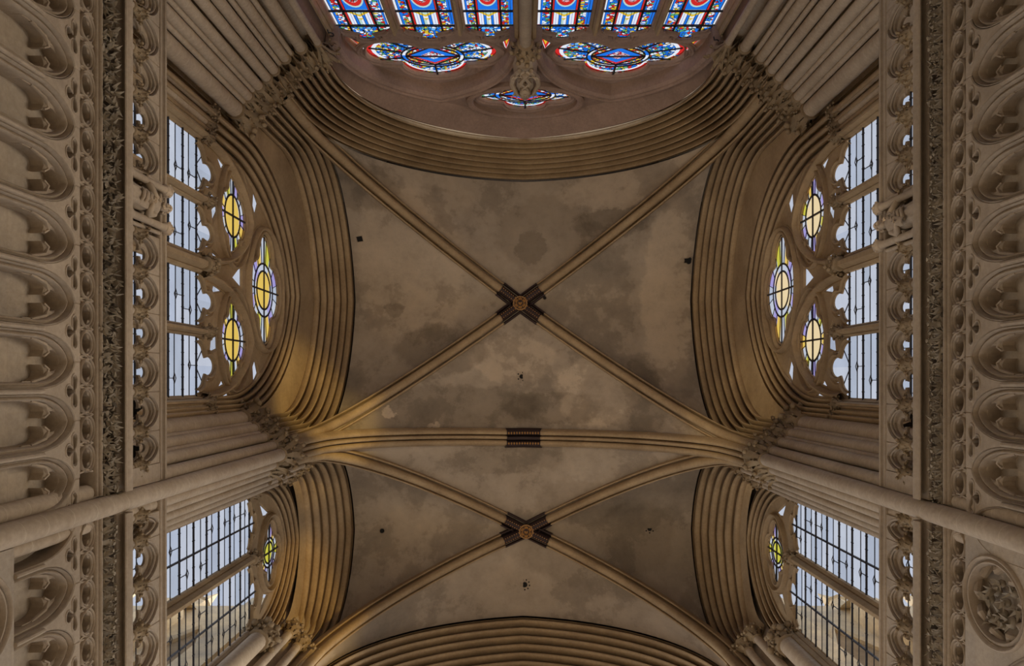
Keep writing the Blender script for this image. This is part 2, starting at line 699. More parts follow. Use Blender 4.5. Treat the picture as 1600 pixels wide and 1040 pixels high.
# plan data --------------------------------------------------------
PIER = [(5.77, .74, .165, 1), (5.58, .84, .05, 0), (5.5, .93, .1, 1), (5.4, 1.03, .05, 0), (5.3, 1.12, .1, 1), (5.12, 1.29, .1, 1), (4.97, 1.47, .125, 1),
        (5.11, 1.67, .09, 1), (5.22, 1.83, .07, 1)]
CORNER = [(5.78, -5.5, .165, 1), (5.6, -5.64, .05, 0), (5.52, -5.75, .1, 1), (5.42, -5.87, .05, 0), (5.31, -5.96, .1, 1), (5.15, -6.13, .1, 1), (5.0, -6.28, .1, 1),
          (4.89, -6.41, .05, 0), (4.78, -6.52, .1, 1), (4.66, -6.62, .05, 0), (4.46, -6.73, .11, 1), (4.12, -6.82, .07, 1)]
SOUTH = [(5.72, 5.55, .2, 1), (5.55, 5.95, .1, 1), (5.35, 6.25, .1, 1), (5.15, 6.55, .1, 1), (4.98, 6.8, .1, 1), (4.9, 7.05, .12, 1), (4.75, 7.3, .1, 1)]
ZCAP = 16.35


def poly_prism(mb, pts, z0, z1):
    n = len(pts)
    mb.add([(x, y, z0) for x, y in pts] + [(x, y, z1) for x, y in pts],
           [tuple(range(n))[::-1], tuple(range(n, 2 * n))] + [(i, (i + 1) % n, n + (i + 1) % n, n + i) for i in range(n)])


for side in SIDES:
    fr, sg, dy = FRAMES[side], SGN[side], DY[side]
    P0, P00 = ((.09, .657) if side == 'left' else (.014, .626))
    wall = thing('wall_' + side, 'carved limestone %s wall with tall arcade and clerestory above' % side, 'wall', kind='structure')
    # plain masonry below and behind the arcade
    mb = MB()
    a, b = (fr(-8.4, -1.6, 5.26), fr(8.6, 9.98, 6.9))
    mb.box(tuple(map(min, a, b)), tuple(map(max, a, b)))
    mb.obj('ashlar_backing', M['wall'], wall)
    # outer masonry with the window openings
    mb = MB()
    up = arch_pts(-4.75, .45 + dy * .5, 10.0, 16.0, -2.15, 20.2, 14)
    lo = arch_pts(2.3, 5.62, 10.0, 17.6, 4.0, 20.4, 14)
    plate(mb, [(-8.4, 9.9), (8.6, 9.9), (8.6, 26), (-8.4, 26)], [up, lo], 6.06, 6.12, fr, back=True)
    mb.obj('outer_masonry', M['wall'], wall)

mb = MB()
plate(mb, [(-7, -1.6), (7, -1.6), (7, 26), (-7, 26)], [arch_pts(-4.4, 4.5, 9.0, 18.5, .06, 24.5, 14)], 7.72, 7.80, FRAMES['north'], back=True)
wn = thing('wall_north', 'rosy limestone end wall round the stained glass window', 'wall', kind='structure')
mb.obj('outer_masonry', M['north'], wn)
mb = MB()
a, b = FRAMES['north'](-7, -1.6, 7.3), FRAMES['north'](7, 9.2, 7.75)
mb.box(tuple(map(min, a, b)), tuple(map(max, a, b)))
mb.obj('ashlar_backing', M['wall'], wn)
mb = MB()
plate(mb, [(-7, 12), (7, 12), (7, 26), (-7, 26)], [[(-4.6, 11)] + arch_pts(-4.5, 4.5, 12.5, 17.5, 0, 22.0, 14) + [(4.6, 11)]] if False else [arch_pts(-4.5, 4.5, 12.3, 17.5, 0, 22.0, 14)], 8.25, 9.0, FRAMES['south'])
ws = thing('wall_south', 'dark wall over the crossing arch at bottom edge', 'wall', kind='structure')
mb.obj('outer_masonry', M['wall'], ws)

# ================================================================== piers and shafts
for side in SIDES:
    fr, sg, dy = FRAMES[side], SGN[side], DY[side]
    # pier between the bays
    t = thing('wall_pier', 'clustered stone pier with foliage capitals between the %s clerestory windows' % side, 'pier', (sg * 5.1, 1.5 + dy, -1.55), 'clustered wall piers')
    core = [(6.16, .42), (5.93, .45), (5.9, .62), (5.74, .78), (5.55, .95), (5.36, 1.15), (5.14, 1.36), (5.04, 1.5), (5.14, 1.63), (5.3, 1.85), (5.6, 2.02), (5.85, 2.12), (5.93, 2.3), (6.16, 2.35)]
    mb = MB()
    poly_prism(mb, [(sg * min(6.16, x + .10), y + dy) for x, y in core], -1.55, 25.5)
    mb.obj('pier_core', M['shaft'], t)
    L = Vector(t.location)
    for i, (x, y, r, c) in enumerate(PIER):
        z0 = 9.95 if x > 5.2 or i == 4 else -1.55
        o = shaft(t, sg * x - L.x, y + dy - L.y, z0 - L.z, ZCAP - L.z, r, .74 if c and r > .06 else .34, i)
    # three small window jamb shafts
    for i, (x, y, r) in enumerate([(5.97, .33, .05), (5.93, .43, .055), (5.9, .54, .06)]):
        shaft(t, sg * x - L.x, y + dy - L.y, 9.95 - L.z, 14.85 - L.z, r, .3, i)
    # small capitals of the lower bay arch
    for i, (x, y) in enumerate([(5.3, 1.98), (5.5, 2.15), (5.7, 2.32)]):
        shaft(t, sg * x - L.x, y + dy - L.y, 9.95 - L.z, 19.2 - L.z, .07, .34, i)
    # north corner
    t = thing('corner_pier', 'stepped cluster of shafts in the corner between %s wall and stained glass window' % side, 'pier', (sg * 5.2, -6.1, -1.55), 'corner shaft clusters')
    core = [(6.16, -4.72), (5.96, -4.72), (5.9, -5.3), (5.74, -5.52), (5.5, -5.82), (5.2, -6.16), (4.98, -6.36), (4.72, -6.64), (4.4, -6.82), (4.2, -7.0), (4.2, -7.8), (6.16, -7.8)]
    mb = MB()
    poly_prism(mb, [(sg * min(6.16, x + .09), max(-7.8, y - .09)) for x, y in core], -1.55, 25.5)
    mb.obj('pier_core', M['shaft'], t)
    L = Vector(t.location)
    for i, (x, y, r, c) in enumerate(CORNER):
        z0 = 9.95 if x > 5.2 else -1.55
        shaft(t, sg * x - L.x, y - L.y, z0 - L.z, 16.05 - L.z, r, .74 if r > .06 else .34, i)
    for i, (x, y, r) in enumerate([(5.97, -4.6, .05), (5.93, -4.72, .055), (5.9, -4.85, .06), (5.88, -5.1, .07)]):
        shaft(t, sg * x - L.x, y - L.y, 9.95 - L.z, 14.85 - L.z, r, .3, i)
    # south (crossing) pier
    t = thing('crossing_pier', 'crossing pier shafts at the lower %s edge of the vault' % side, 'pier', (sg * 5.1, 6.6, -1.55), 'crossing piers')
    core = [(6.16, 5.5), (5.93, 5.5), (5.88, 5.65), (5.6, 6.0), (5.4, 6.3), (5.2, 6.6), (5.0, 6.9), (4.95, 7.1), (4.75, 7.5), (4.6, 8.3), (6.16, 8.3)]
    mb = MB()
    poly_prism(mb, [(sg * min(6.16, x + .10), y + dy) for x, y in core], -1.55, 25.5)
    mb.obj('pier_core', M['shaft'], t)
    L = Vector(t.location)
    for i, (x, y, r, c) in enumerate(SOUTH):
        z0 = 9.95 if x > 5.2 else -1.55
        zt = (17.2, 18.9, 18.9, 18.9, ZCAP, ZCAP, ZCAP)[i]
        shaft(t, sg * x - L.x, y + dy - L.y, z0 - L.z, zt - L.z, r, .5, i)
    for i, (x, y, r) in enumerate([(5.97, 5.4, .05), (5.93, 5.5, .055)]):
        shaft(t, sg * x - L.x, y + dy - L.y, 9.95 - L.z, 17.3 - L.z, r, .3, i)

# ================================================================== wall arches (formerets) and window reveals
for side in SIDES:
    fr, sg, dy = FRAMES[side], SGN[side], DY[side]
    t = thing('wall_arch', 'moulded wall arch of many rolls round the four-light %s window' % side, 'arch', (sg * 5.4, -2.3, ZCAP), 'moulded wall arches')
    A = (5.08, -6.15, 1.30 + dy, ZCAP, 20.0, -2.45, 24.1)
    B = (5.74, -5.55, .74 + dy, ZCAP, 18.8, -2.3, 22.0)
    C = (5.80, -5.2, .62 + dy * .8, 10.0, 16.8, -2.25, 20.9)
    D = (5.97, -4.52, .27 + dy * .5, 10.0, 15.9, -2.13, 19.75)
    orders(A, B, 6, .105, fr, t, M['mould'])
    C2 = C[:3] + (ZCAP,) + C[4:]
    arch_loft([B, lerp(B, C2, .15), lerp(B, C2, .5), C2], fr, 'soffit', M['mould'], t)
    orders(C, D, 4, .06, fr, t, M['mould'])
    t = thing('wall_arch', 'moulded wall arch of many rolls round the two-light %s window' % side, 'arch', (sg * 5.4, 4.2, 18.9), 'moulded wall arches')
    A = (5.08, 1.80 + dy, 6.75, 19.2, 21.0, 4.40, 24.0)
    B = (5.74, 2.28 + dy, 6.15, 19.2, 19.9, 4.10, 21.2)
    C = (5.80, 2.25 + dy, 5.80, 10.0, 18.6, 4.05, 20.8)
    D = (5.97, 2.47 + dy * .5, 5.42, 10.0, 17.6, 3.98, 19.95)
    orders(A, B, 6, .09, fr, t, M['mould'])
    C2 = C[:3] + (19.2, 19.5) + C[5:]
    arch_loft([B, lerp(B, C2, .5), C2], fr, 'soffit', M['mould'], t)
    orders(C, D, 4, .06, fr, t, M['mould'])

fr = FRAMES['north']
t = thing('wall_arch', 'broad arch of fine rolls round the stained glass window', 'arch', (0, -6.4, 16.0), 'moulded wall arches')
A = (6.08, -5.05, 5.05, 16.1, 18.0, .03, 24.0)
B = (6.88, -4.15, 4.2, 16.1, 17.6, .05, 22.55)
orders(A, B, 8, .10, fr, t, M['mould'], 1.10, nn=22)
Bn = B[:3] + (9.2,) + B[4:]
C = (7.45, -4.02, 4.1, 9.2, 17.0, .06, 21.75)
arch_loft([Bn, lerp(Bn, C, .08), lerp(Bn, C, .5), C], fr, 'reveal', M['north'], t, 22)

fr = FRAMES['south']
t = thing('wall_arch', 'dark crossing arch of rolls along the bottom edge of the vault', 'arch', (0, 7.4, 16.9), 'moulded wall arches')
A = (7.0, -5.0, 5.0, ZCAP, 18.5, 0, 23.9)
B = (8.3, -4.5, 4.5, ZCAP, 17.5, 0, 22.0)
orders(A, B, 8, .12, fr, t, M['mould'], nn=22)

# ================================================================== vault ribs and webs
def rise(q, zs, zst, zap, k=1.25):
    """height over the plan at fraction q from springing (0) to crown (1)"""
    R = k
    x = 1 - q
    c = 1 - R
    th = acos((R - 1) / R)
    H = R * sin(th)
    y = sqrt(max(0, R * R - (x - c) ** 2)) / H
    return zst + (zap - zst) * y


def rib_path(P, Q, zs, zst, zap, n=26, k=1.25, bow=0.0):
    pts = [(P[0], P[1], zs), (P[0], P[1], (zs + zst) / 2)]
    for i in range(n + 1):
        u = i / n
        q = 1 - cos(u * pi / 2) ** 1.0 if True else u
        q = u * u * .45 + u * .55
        pts.append((P[0] + (Q[0] - P[0]) * q, P[1] + (Q[1] - P[1]) * q, rise(q, zs, zst, zap, k)))
    return [Vector(p) for p in pts]


def rib_mesh(mb, pts, prof):
    rows = []
    plan = Vector((pts[-1].x - pts[0].x, pts[-1].y - pts[0].y, 0)).normalized()
    sidev = Vector((-plan.y, plan.x, 0))
    N = len(pts)
    for i in range(N):
        a, b = pts[max(0, i - 1)], pts[min(N - 1, i + 1)]
        tg = (b - a).normalized()
        up = sidev.cross(tg).normalized()
        if up.z < 0 and abs(tg.z) < .99:
            up = -up
        inward = -up
        if tg.z > .95:
            inward = plan
        rows.append([tuple(pts[i] + sidev * s + inward * h) for (s, h) in prof])
    mb.grid(rows)


DIAG = [(-.21, -.22), (-.21, 0), (-.20, .03), (-.17, .04), (-.155, .02), (-.15, -.08), (-.125, -.12), (-.105, -.08), (-.11, .06), (-.10, .13), (-.065, .19), (0, .22), (.065, .19), (.10, .13), (.11, .06), (.105, -.08), (.125, -.12), (.15, -.08), (.155, .02), (.17, .04), (.20, .03), (.21, 0), (.21, -.22)]
TRAN = [(-.26, -.22), (-.26, 0), (-.23, .03), (-.22, .09), (-.17, .135), (-.11, .13), (-.085, .10), (-.075, -.05), (-.06, -.05), (-.05, .10), (-.03, .15), (.03, .15), (.05, .10), (.06, -.05), (.075, -.05), (.085, .10), (.11, .13), (.17, .135), (.22, .09), (.23, .03), (.26, 0), (.26, -.22)]

BOSS1 = (-.08, -2.41, 24.45)
BOSS2 = (.10, 4.49, 24.45)
RIBS = {}
spr = {
    'nl': (-5.15, -6.13), 'nr': (5.15, -6.13), 'pl': (-5.10, 1.30), 'pr': (5.10, 1.40),
    'ql': (-5.08, 1.66), 'qr': (5.08, 1.76), 'sl': (-5.1, 6.6), 'sr': (5.1, 6.65)}
names = {
    'nl': 'diagonal vault rib of the large bay springing beside window corner, upper left arm', 'nr': 'diagonal vault rib of the large bay running to upper right corner',
    'pl': 'diagonal vault rib of the large bay falling to the left pier', 'pr': 'diagonal vault rib of the large bay falling to the right pier',
    'ql': 'diagonal vault rib of the small bay rising from left pier', 'qr': 'diagonal vault rib of the small bay rising from right pier',
    'sl': 'diagonal vault rib of the small bay falling to lower left corner', 'sr': 'diagonal vault rib of the small bay falling to lower right corner'}
for k_, P in spr.items():
    Q = BOSS1 if k_ in ('nl', 'nr', 'pl', 'pr') else BOSS2
    pts = rib_path(P, Q, 16.9, 18.3, Q[2])
    RIBS[k_] = pts
    t = thing('diagonal_rib', names[k_], 'vault rib', (P[0], P[1], 16.9), 'diagonal vault ribs')
    # the stone rib up to the painted length beside the boss
    cut = len(pts) - 1
    tot = 0
    for i in range(len(pts) - 1, 0, -1):
        tot += (pts[i] - pts[i - 1]).length
        if tot > .92:
            cut = i
            break
    d = (pts[-1] - pts[cut - 1]).normalized()
    join = pts[-1] - d * .78
    keep = [p for p in pts if (p - pts[-1]).length > .85] + [join]
    mb = MB()
    rib_mesh(mb, keep, DIAG)
    mb.obj('rib_stone', M['mould'], t, 50)
    start = join
    mb = MB()
    paint = [(s * 1.12, h * 1.10 + .012) for s, h in DIAG]
    end = pts[-1] - d * .12
    rib_mesh(mb, [start, (start + end) / 2, end], paint)
    e = place('painted_section', mb.mesh('painted_section', M['maroon'], 50), t)
    props(e, 'dark maroon painted end with gilt studs')
    sv = Vector((-d.y, d.x, 0)).normalized()
    mb = MB()
    for i in range(9):
        for q in (-.055, .055):
            c = start + (end - start) * ((i + .5) / 9) + sv * q - Vector((0, 0, .243))
            mb.ball(c, (.018, .018, .014), 6, 4)
    o = place('gilt_studs', mb.mesh('gilt_studs', M['gold']), e, (0, 0, 0))
    o['kind'] = 'stuff'

# transverse rib between the two bays
TL, TR, TC = (-4.95, 1.46), (4.97, 1.62), (.02, 1.655)
tpl = rib_path(TL, TC, 16.9, 18.2, 24.2)
tpr = rib_path(TR, TC, 16.9, 18.2, 24.2)
full = tpl + tpr[::-1][1:]
t = thing('transverse_rib', 'moulded transverse rib crossing between the two vault bays', 'vault rib', (0, 1.6, 24.2))
for half in (tpl, tpr):
    keep = [p for p in half if abs(p.x - TC[0]) > .6]
    q = keep[-1]
    e = half[-1]
    fpos = (abs(q.x - TC[0]) - .52) / abs(q.x - TC[0])
    zz = [p for p in half if abs(p.x - TC[0]) <= .6][0].z
    keep.append(Vector((TC[0] + math.copysign(.53, q.x), q.y + (e.y - q.y) * fpos, rise(1 - .53 / 4.95, 16.9, 18.2, 24.2))))
    mb = MB()
    rib_mesh(mb, keep, TRAN)
    mb.obj('rib_stone', M['mould'], t, 50)
mb = MB()
zc = [rise(1 - abs(x) / 4.95, 16.9, 18.2, 24.2) for x in (-.54, -.27, 0, .27, .54)]
cp = [Vector((TC[0] + x, TC[1] + .004 * x, z)) for x, z in zip((-.54, -.27, 0, .27, .54), zc)]
rib_mesh(mb, cp, [(s * 1.12, h * 1.12 + .015) for s, h in TRAN])
pc = mb.obj('painted_section', M['maroon'], t, 50)
props(pc, 'dark painted crown with gilt chequers')
mb = MB()
for row in (-.155, .155):
    for i in range(12):
        x = TC[0] - .48 + .96 * (i + .5) / 12
        z = rise(1 - abs(x - TC[0]) / 4.95, 16.9, 18.2, 24.2) - .178
        a = .028
        mb.add([(x - a, TC[1] + row, z), (x, TC[1] + row - .045, z), (x + a, TC[1] + row, z), (x, TC[1] + row + .045, z), (x, TC[1] + row, z - .02)],
               [(0, 1, 4), (1, 2, 4), (2, 3, 4), (3, 0, 4)])
o = place('gilt_chequers', mb.mesh('gilt_chequers', M['gold']), pc, (0, 0, 0))
o['kind'] = 'stuff'


# webs: each cell between half a boundary arch and half a diagonal
def arch_half(A, sidefr, which, n=29, k=1.25):
    d, s0, s1, zs, zst, sm, zap = A
    out = []
    for (x, y) in [(1, None), (1, None)] + unit_arc(n - 3, k):
        s = s0 if which == 0 else s1
        if y is None:
            out.append(None)
        else:
            out.append(Vector(sidefr(sm + (s - sm) * x, zst + (zap - zst) * y, d)))
    z0, z1 = zs, zst
    s = s0 if which == 0 else s1
    out[0] = Vector(sidefr(s, 16.9, d))
    out[1] = Vector(sidefr(s, (16.9 + zst) / 2, d))
    return out


def resample(pts, n):
    ds = [0]
    for a, b in zip(pts, pts[1:]):
        ds.append(ds[-1] + (b - a).length)
    out = []
    j = 0
    for i in range(n):
        x = ds[-1] * i / (n - 1)
        while j < len(pts) - 2 and ds[j + 1] < x:
            j += 1
        q = (x - ds[j]) / max(1e-9, ds[j + 1] - ds[j])
        out.append(pts[j].lerp(pts[j + 1], q))
    return out


def web(rib_a, arch_a, rib_b, arch_b):
    mb = MB()
    up = Vector((0, 0, .06))
    for rib, ar in ((rib_a, arch_a), (rib_b, arch_b)):
        ra, aa = resample(rib, 40), resample(ar, 40)
        rows = []
        for p, q in zip(ra, aa):
            rows.append([tuple(p.lerp(q, j / 8) + Vector((0, 0, .10 * sin(pi * j / 8))) + up) for j in range(9)])
        mb.grid(rows)
    o = mb.obj('vault_web', M['plaster'], ceiling, 60)
    return o


fl, frr, fn, fs = FRAMES['left'], FRAMES['right'], FRAMES['north'], FRAMES['south']
for side, f, a, b, c, d in (('left', fl, 'nl', 'pl', 'ql', 'sl'), ('right', frr, 'nr', 'pr', 'qr', 'sr')):
    dy = DY[side]
    A1 = (5.06, -6.15, 1.30 + dy, ZCAP, 20.0, -2.45, 24.14)
    A2 = (5.06, 1.80 + dy, 6.75, 19.2, 21.0, 4.40, 24.04)
    web(RIBS[a], arch_half(A1, f, 0), RIBS[b], arch_half(A1, f, 1))
    web(RIBS[c], arch_half(A2, f, 0), RIBS[d], arch_half(A2, f, 1))
AN = (6.05, -5.05, 5.05, 16.1, 18.0, .03, 24.05)
web(RIBS['nl'], arch_half(AN, fn, 0, k=1.10), RIBS['nr'], arch_half(AN, fn, 1, k=1.10))
AS = (6.98, -5.0, 5.0, ZCAP, 18.5, 0, 23.95)
web(RIBS['sl'], arch_half(AS, fs, 0), RIBS['sr'], arch_half(AS, fs, 1))
web(RIBS['pl'], [p + Vector((0, -.05, .05)) for p in tpl], RIBS['pr'], [p + Vector((0, -.05, .05)) for p in tpr])
web(RIBS['ql'], [p + Vector((0, .05, .05)) for p in tpl], RIBS['qr'], [p + Vector((0, .05, .05)) for p in tpr])

# bosses
for (x, y, z), lab in ((BOSS1, 'gilt openwork boss at the crossing of ribs in the large bay'), (BOSS2, 'gilt openwork boss at the crossing of ribs in the small bay')):
    t = thing('vault_boss', lab, 'boss', (x, y, z - .2), 'vault bosses')
    mb = MB()
    mb.lathe((0, 0, 0), [(.10, -.12), (.19, -.10), (.215, -.03), (.215, .05), (.15, .15)], 16)
    place('boss_disc', mb.mesh('boss_disc', M['maroon'], 50), t, (0, 0, 0))
    mb = MB()
    mb.tube([(.2 * cos(a * pi / 10), .2 * sin(a * pi / 10), -.10) for a in range(20)], .02, 6, True)
    place('gilt_ring', mb.mesh('gilt_ring', M['gold']), t, (0, 0, 0))
    lv, lf = leaf_verts(.085, 5, .3)
    for i in range(7):
        mb = MB()
        a = i * 2 * pi / 6
        rr = .115 if i < 6 else 0
        Rm = Matrix.Rotation(a, 4, 'Z') @ Matrix.Translation((0, rr, -.125)) @ Matrix.Rotation(pi, 4, 'Y')
        mb.add([tuple(Rm @ Vector(v)) for v in lv], lf)
        place('gilt_leaf', mb.mesh('gilt_leaf', M['gold'], 60), t, (0, 0, 0))

# holes in the vault
WEBS = [o for o in bpy.data.objects if o.name.startswith('vault_web')]
from mathutils.bvhtree import BVHTree
bv, bf = [], []
for o in WEBS:
    n = len(bv)
    bv.extend(v.co.copy() for v in o.data.vertices)
    bf.extend(tuple(i + n for i in p.vertices) for p in o.data.polygons)
TREE = BVHTree.FromPolygons(bv, bf)
HOLES = [(562, 373, 4.5, 0, 'small square dark hole in the vault near the left arch of large bay'), (1075, 407, 5.5, 0, 'ragged dark hole in the vault near the right arch of large bay'),
         (815, 588, 3.5, 5, 'dark hole ringed by small dots above the transverse rib'), (851, 465, 2.5, 0, 'tiny dark hole beside the boss of the large bay'),
         (597, 829, 3.5, 0, 'round dark hole in the left cell of the small bay'), (1015, 826, 3.2, 6, 'dark hole ringed by dots in the right cell of the small bay'),
         (820, 913, 4.0, 9, 'dark rosette of holes near the bottom crossing arch')]
for (px, py, r, ring, lab) in HOLES:
    dv = Vector(((px - PX) / F, (py - PY) / F, 1)).normalized()
    hit, nor, _, _ = TREE.ray_cast(Vector((0, 0, 0)), dv)
    if hit is None:
        continue
    if nor.z > 0:
        nor = -nor
    k = hit.z / F
    rot = nor.to_track_quat('Z', 'Y').to_matrix().to_4x4()
    t = thing('vault_hole', lab, 'hole', hit, 'holes in the vault plaster')
    mb = MB()
    n = 4 if px == 562 else 12
    rnd = random.Random(px)
    rr = [r * k * (1.35 if n == 4 else 1) * (rnd.uniform(.7, 1.25) if px == 1075 else 1) for _ in range(n)]
    Rt = lambda p: tuple(rot @ Vector(p))
    o3 = [(rr[i] * cos(2 * pi * (i + .5) / n), rr[i] * sin(2 * pi * (i + .5) / n)) for i in range(n)]
    mb.add([Rt((0, 0, .006))] + [Rt((x, y, .010)) for x, y in o3], [(0, 1 + i, 1 + (i + 1) % n) for i in range(n)])
    place('hole_mouth', mb.mesh('hole_mouth', M['hole']), t, (0, 0, 0))
    mb = MB()
    rows = [[Rt((x * q, y * q, h)) for x, y in o3] for q, h in ((1.0, .008), (1.12, .022), (1.3, .004))]
    mb.grid(rows, True)
    place('hole_rim', mb.mesh('hole_rim', M['plaster']), t, (0, 0, 0))
    if ring:
        for i in range(ring):
            a = 2 * pi * i / ring
            mb = MB()
            mb.add([Rt((1.9 * r * k * cos(a) + .024 * cos(b * pi / 3), 1.9 * r * k * sin(a) + .024 * sin(b * pi / 3), .012)) for b in range(6)], [tuple(range(6))])
            place('vent_hole', mb.mesh('vent_hole', M['hole']), t, (0, 0, 0))


# ================================================================== windows
def light_outline(a, b, zb, zs, hk=1.0):
    """one window light with a trefoil-cusped head"""
    h = (b - a) / 2
    m = (a + b) / 2
    L = []
    for i in range(6):
        t = radians(180 - 84 * i / 5)
        L.append((a + .50 * h + .50 * h * cos(t), zs + .76 * h * hk * sin(t)))
    top = []
    for i in range(9):
        t = radians(200 - 110 * i / 8)
        top.append((m + .52 * h * cos(t), zs + (1.04 * h + .68 * h * sin(t)) * hk))
    left = [(a, zb)] + L + top
    right = [(2 * m - x, z) for x, z in left[:-1]][::-1]
    return left + right


QUAD = [(.52, 0, .48), (-.52, 0, .48), (0, .52, .48), (0, -.52, .48)]


def lobed_r(th, lobes, base=.45):
    r = base
    dx, dz = cos(th), sin(th)
    for (cx, cz, cr) in lobes:
        b = cx * dx + cz * dz
        disc = b * b - (cx * cx + cz * cz - cr * cr)
        if disc > 0:
            r = max(r, b + sqrt(disc))
    return r


def lobed(c, rs, rz, lobes=QUAD, n=56, base=.45, scale=1.0):
    out = []
    for i in range(n):
        th = 2 * pi * (i + .5) / n
        r = lobed_r(th, lobes, base) * scale
        out.append((c[0] + rs * r * cos(th), c[1] + rz * r * sin(th)))
    return out


def ellipse(c, rs, rz, n=28):
    return [(c[0] + rs * cos(2 * pi * i / n), c[1] + rz * sin(2 * pi * i / n)) for i in range(n)]


def poly_pane(pts, d, fr, mat, parent, name='pane'):
    mb = MB()
    pts = ccw(pts)
    tris = tessellate_polygon([[Vector((p[0], p[1], 0)) for p in pts]])
    mb.add([fr(p[0], p[1], d) for p in pts], tris)
    return mb.obj(name, mat, parent, fix=False)


def ring_panes(c, lobes, rs, rz, base, inner, ndiv, phase, d, fr, mats, parent, sub=5):
    """wedge panes between an inner ellipse and the lobed outline"""
    for i in range(ndiv):
        t0, t1 = phase + 2 * pi * i / ndiv, phase + 2 * pi * (i + 1) / ndiv
        a, b = [], []
        for j in range(sub + 1):
            t = t0 + (t1 - t0) * j / sub
            r = lobed_r(t, lobes, base) * 1.04
            a.append((c[0] + rs * r * cos(t), c[1] + rz * r * sin(t)))
            b.append((c[0] + rs * inner[0] * cos(t), c[1] + rz * inner[1] * sin(t)))
        mb = MB()
        mb.grid([[fr(x, z, d) for x, z in a], [fr(x, z, d) for x, z in b]])
        mb.obj('pane', mats[i % len(mats)], parent, fix=False)


def line_box(mb, p, q, wd, d, fr, th=.03):
    """flat bar in the wall plane from p to q"""
    p, q = Vector(p), Vector(q)
    t = (q - p).normalized()
    n = Vector((-t.y, t.x)) * wd / 2
    c = [p - n, q - n, q + n, p + n]
    mb.add([fr(x.x, x.y, d - th / 2) for x in c] + [fr(x.x, x.y, d + th / 2) for x in c],
           [(0, 1, 2, 3), (7, 6, 5, 4), (0, 4, 5, 1), (1, 5, 6, 2), (2, 6, 7, 3), (3, 7, 4, 0)])


def foil_glass(win, c, rs, rz, d, fr, centre, kind, seed):
    rnd = random.Random(seed)
    if kind == 'oculus':
        ie, oe = (.36, .46), (.50, .62)
    else:
        ie = oe = (.49, .62)
    for q in range(4):
        pts = [(c[0], c[1])] + [(c[0] + rs * ie[0] * cos(pi / 2 * (q + j / 6)), c[1] + rz * ie[1] * sin(pi / 2 * (q + j / 6))) for j in range(7)]
        poly_pane(pts, d, fr, centre, win)
    cols = [M['lilac'], M['glass'], M['lime'], M['glass'], M['yellow'], M['lilac'], M['glass'], M['glass2']]
    if kind == 'oculus':
        ring_panes(c, [(0, 0, 1)], rs * 1, rz * 1, 0, ie, 8, pi / 8, d, fr, [M['glass'], M['lilac'], M['glass2']], win) if False else None
        for i in range(10):
            t0, t1 = 2 * pi * i / 10, 2 * pi * (i + 1) / 10
            rows = [[fr(c[0] + rs * e[0] * cos(t0 + (t1 - t0) * j / 4), c[1] + rz * e[1] * sin(t0 + (t1 - t0) * j / 4), d) for j in range(5)] for e in (ie, oe)]
            mb = MB()
            mb.grid(rows)
            mb.obj('pane', [M['glass'], M['lilac'], M['glass2'], centre, M['glass']][i % 5], win, fix=False)
    off = rnd.randrange(8)
    ring_panes(c, QUAD, rs, rz, .45, oe, 16, pi / 16, d, fr, cols[off:] + cols[:off], win)
    mb = MB()
    for e in ((ie, oe) if kind == 'oculus' else (oe,)):
        pts = ellipse(c, rs * e[0], rz * e[1])
        sweep(mb, pts, [(-.022, d - .015), (-.022, d - .03), (.022, d - .03), (.022, d - .015)], fr, True)
    line_box(mb, (c[0] - rs, c[1]), (c[0] + rs, c[1]), .022, d - .03, fr)
    line_box(mb, (c[0], c[1] - rz), (c[0], c[1] + rz), .036, d - .03, fr)
    for i in range(16):
        t = pi / 16 + 2 * pi * i / 16
        r = lobed_r(t, QUAD, .45)
        line_box(mb, (c[0] + rs * oe[0] * cos(t), c[1] + rz * oe[1] * sin(t)), (c[0] + rs * r * cos(t), c[1] + rz * r * sin(t)), .010, d - .02, fr, .015)
    o = mb.obj('lead_came', M['lead'], win)
    return o


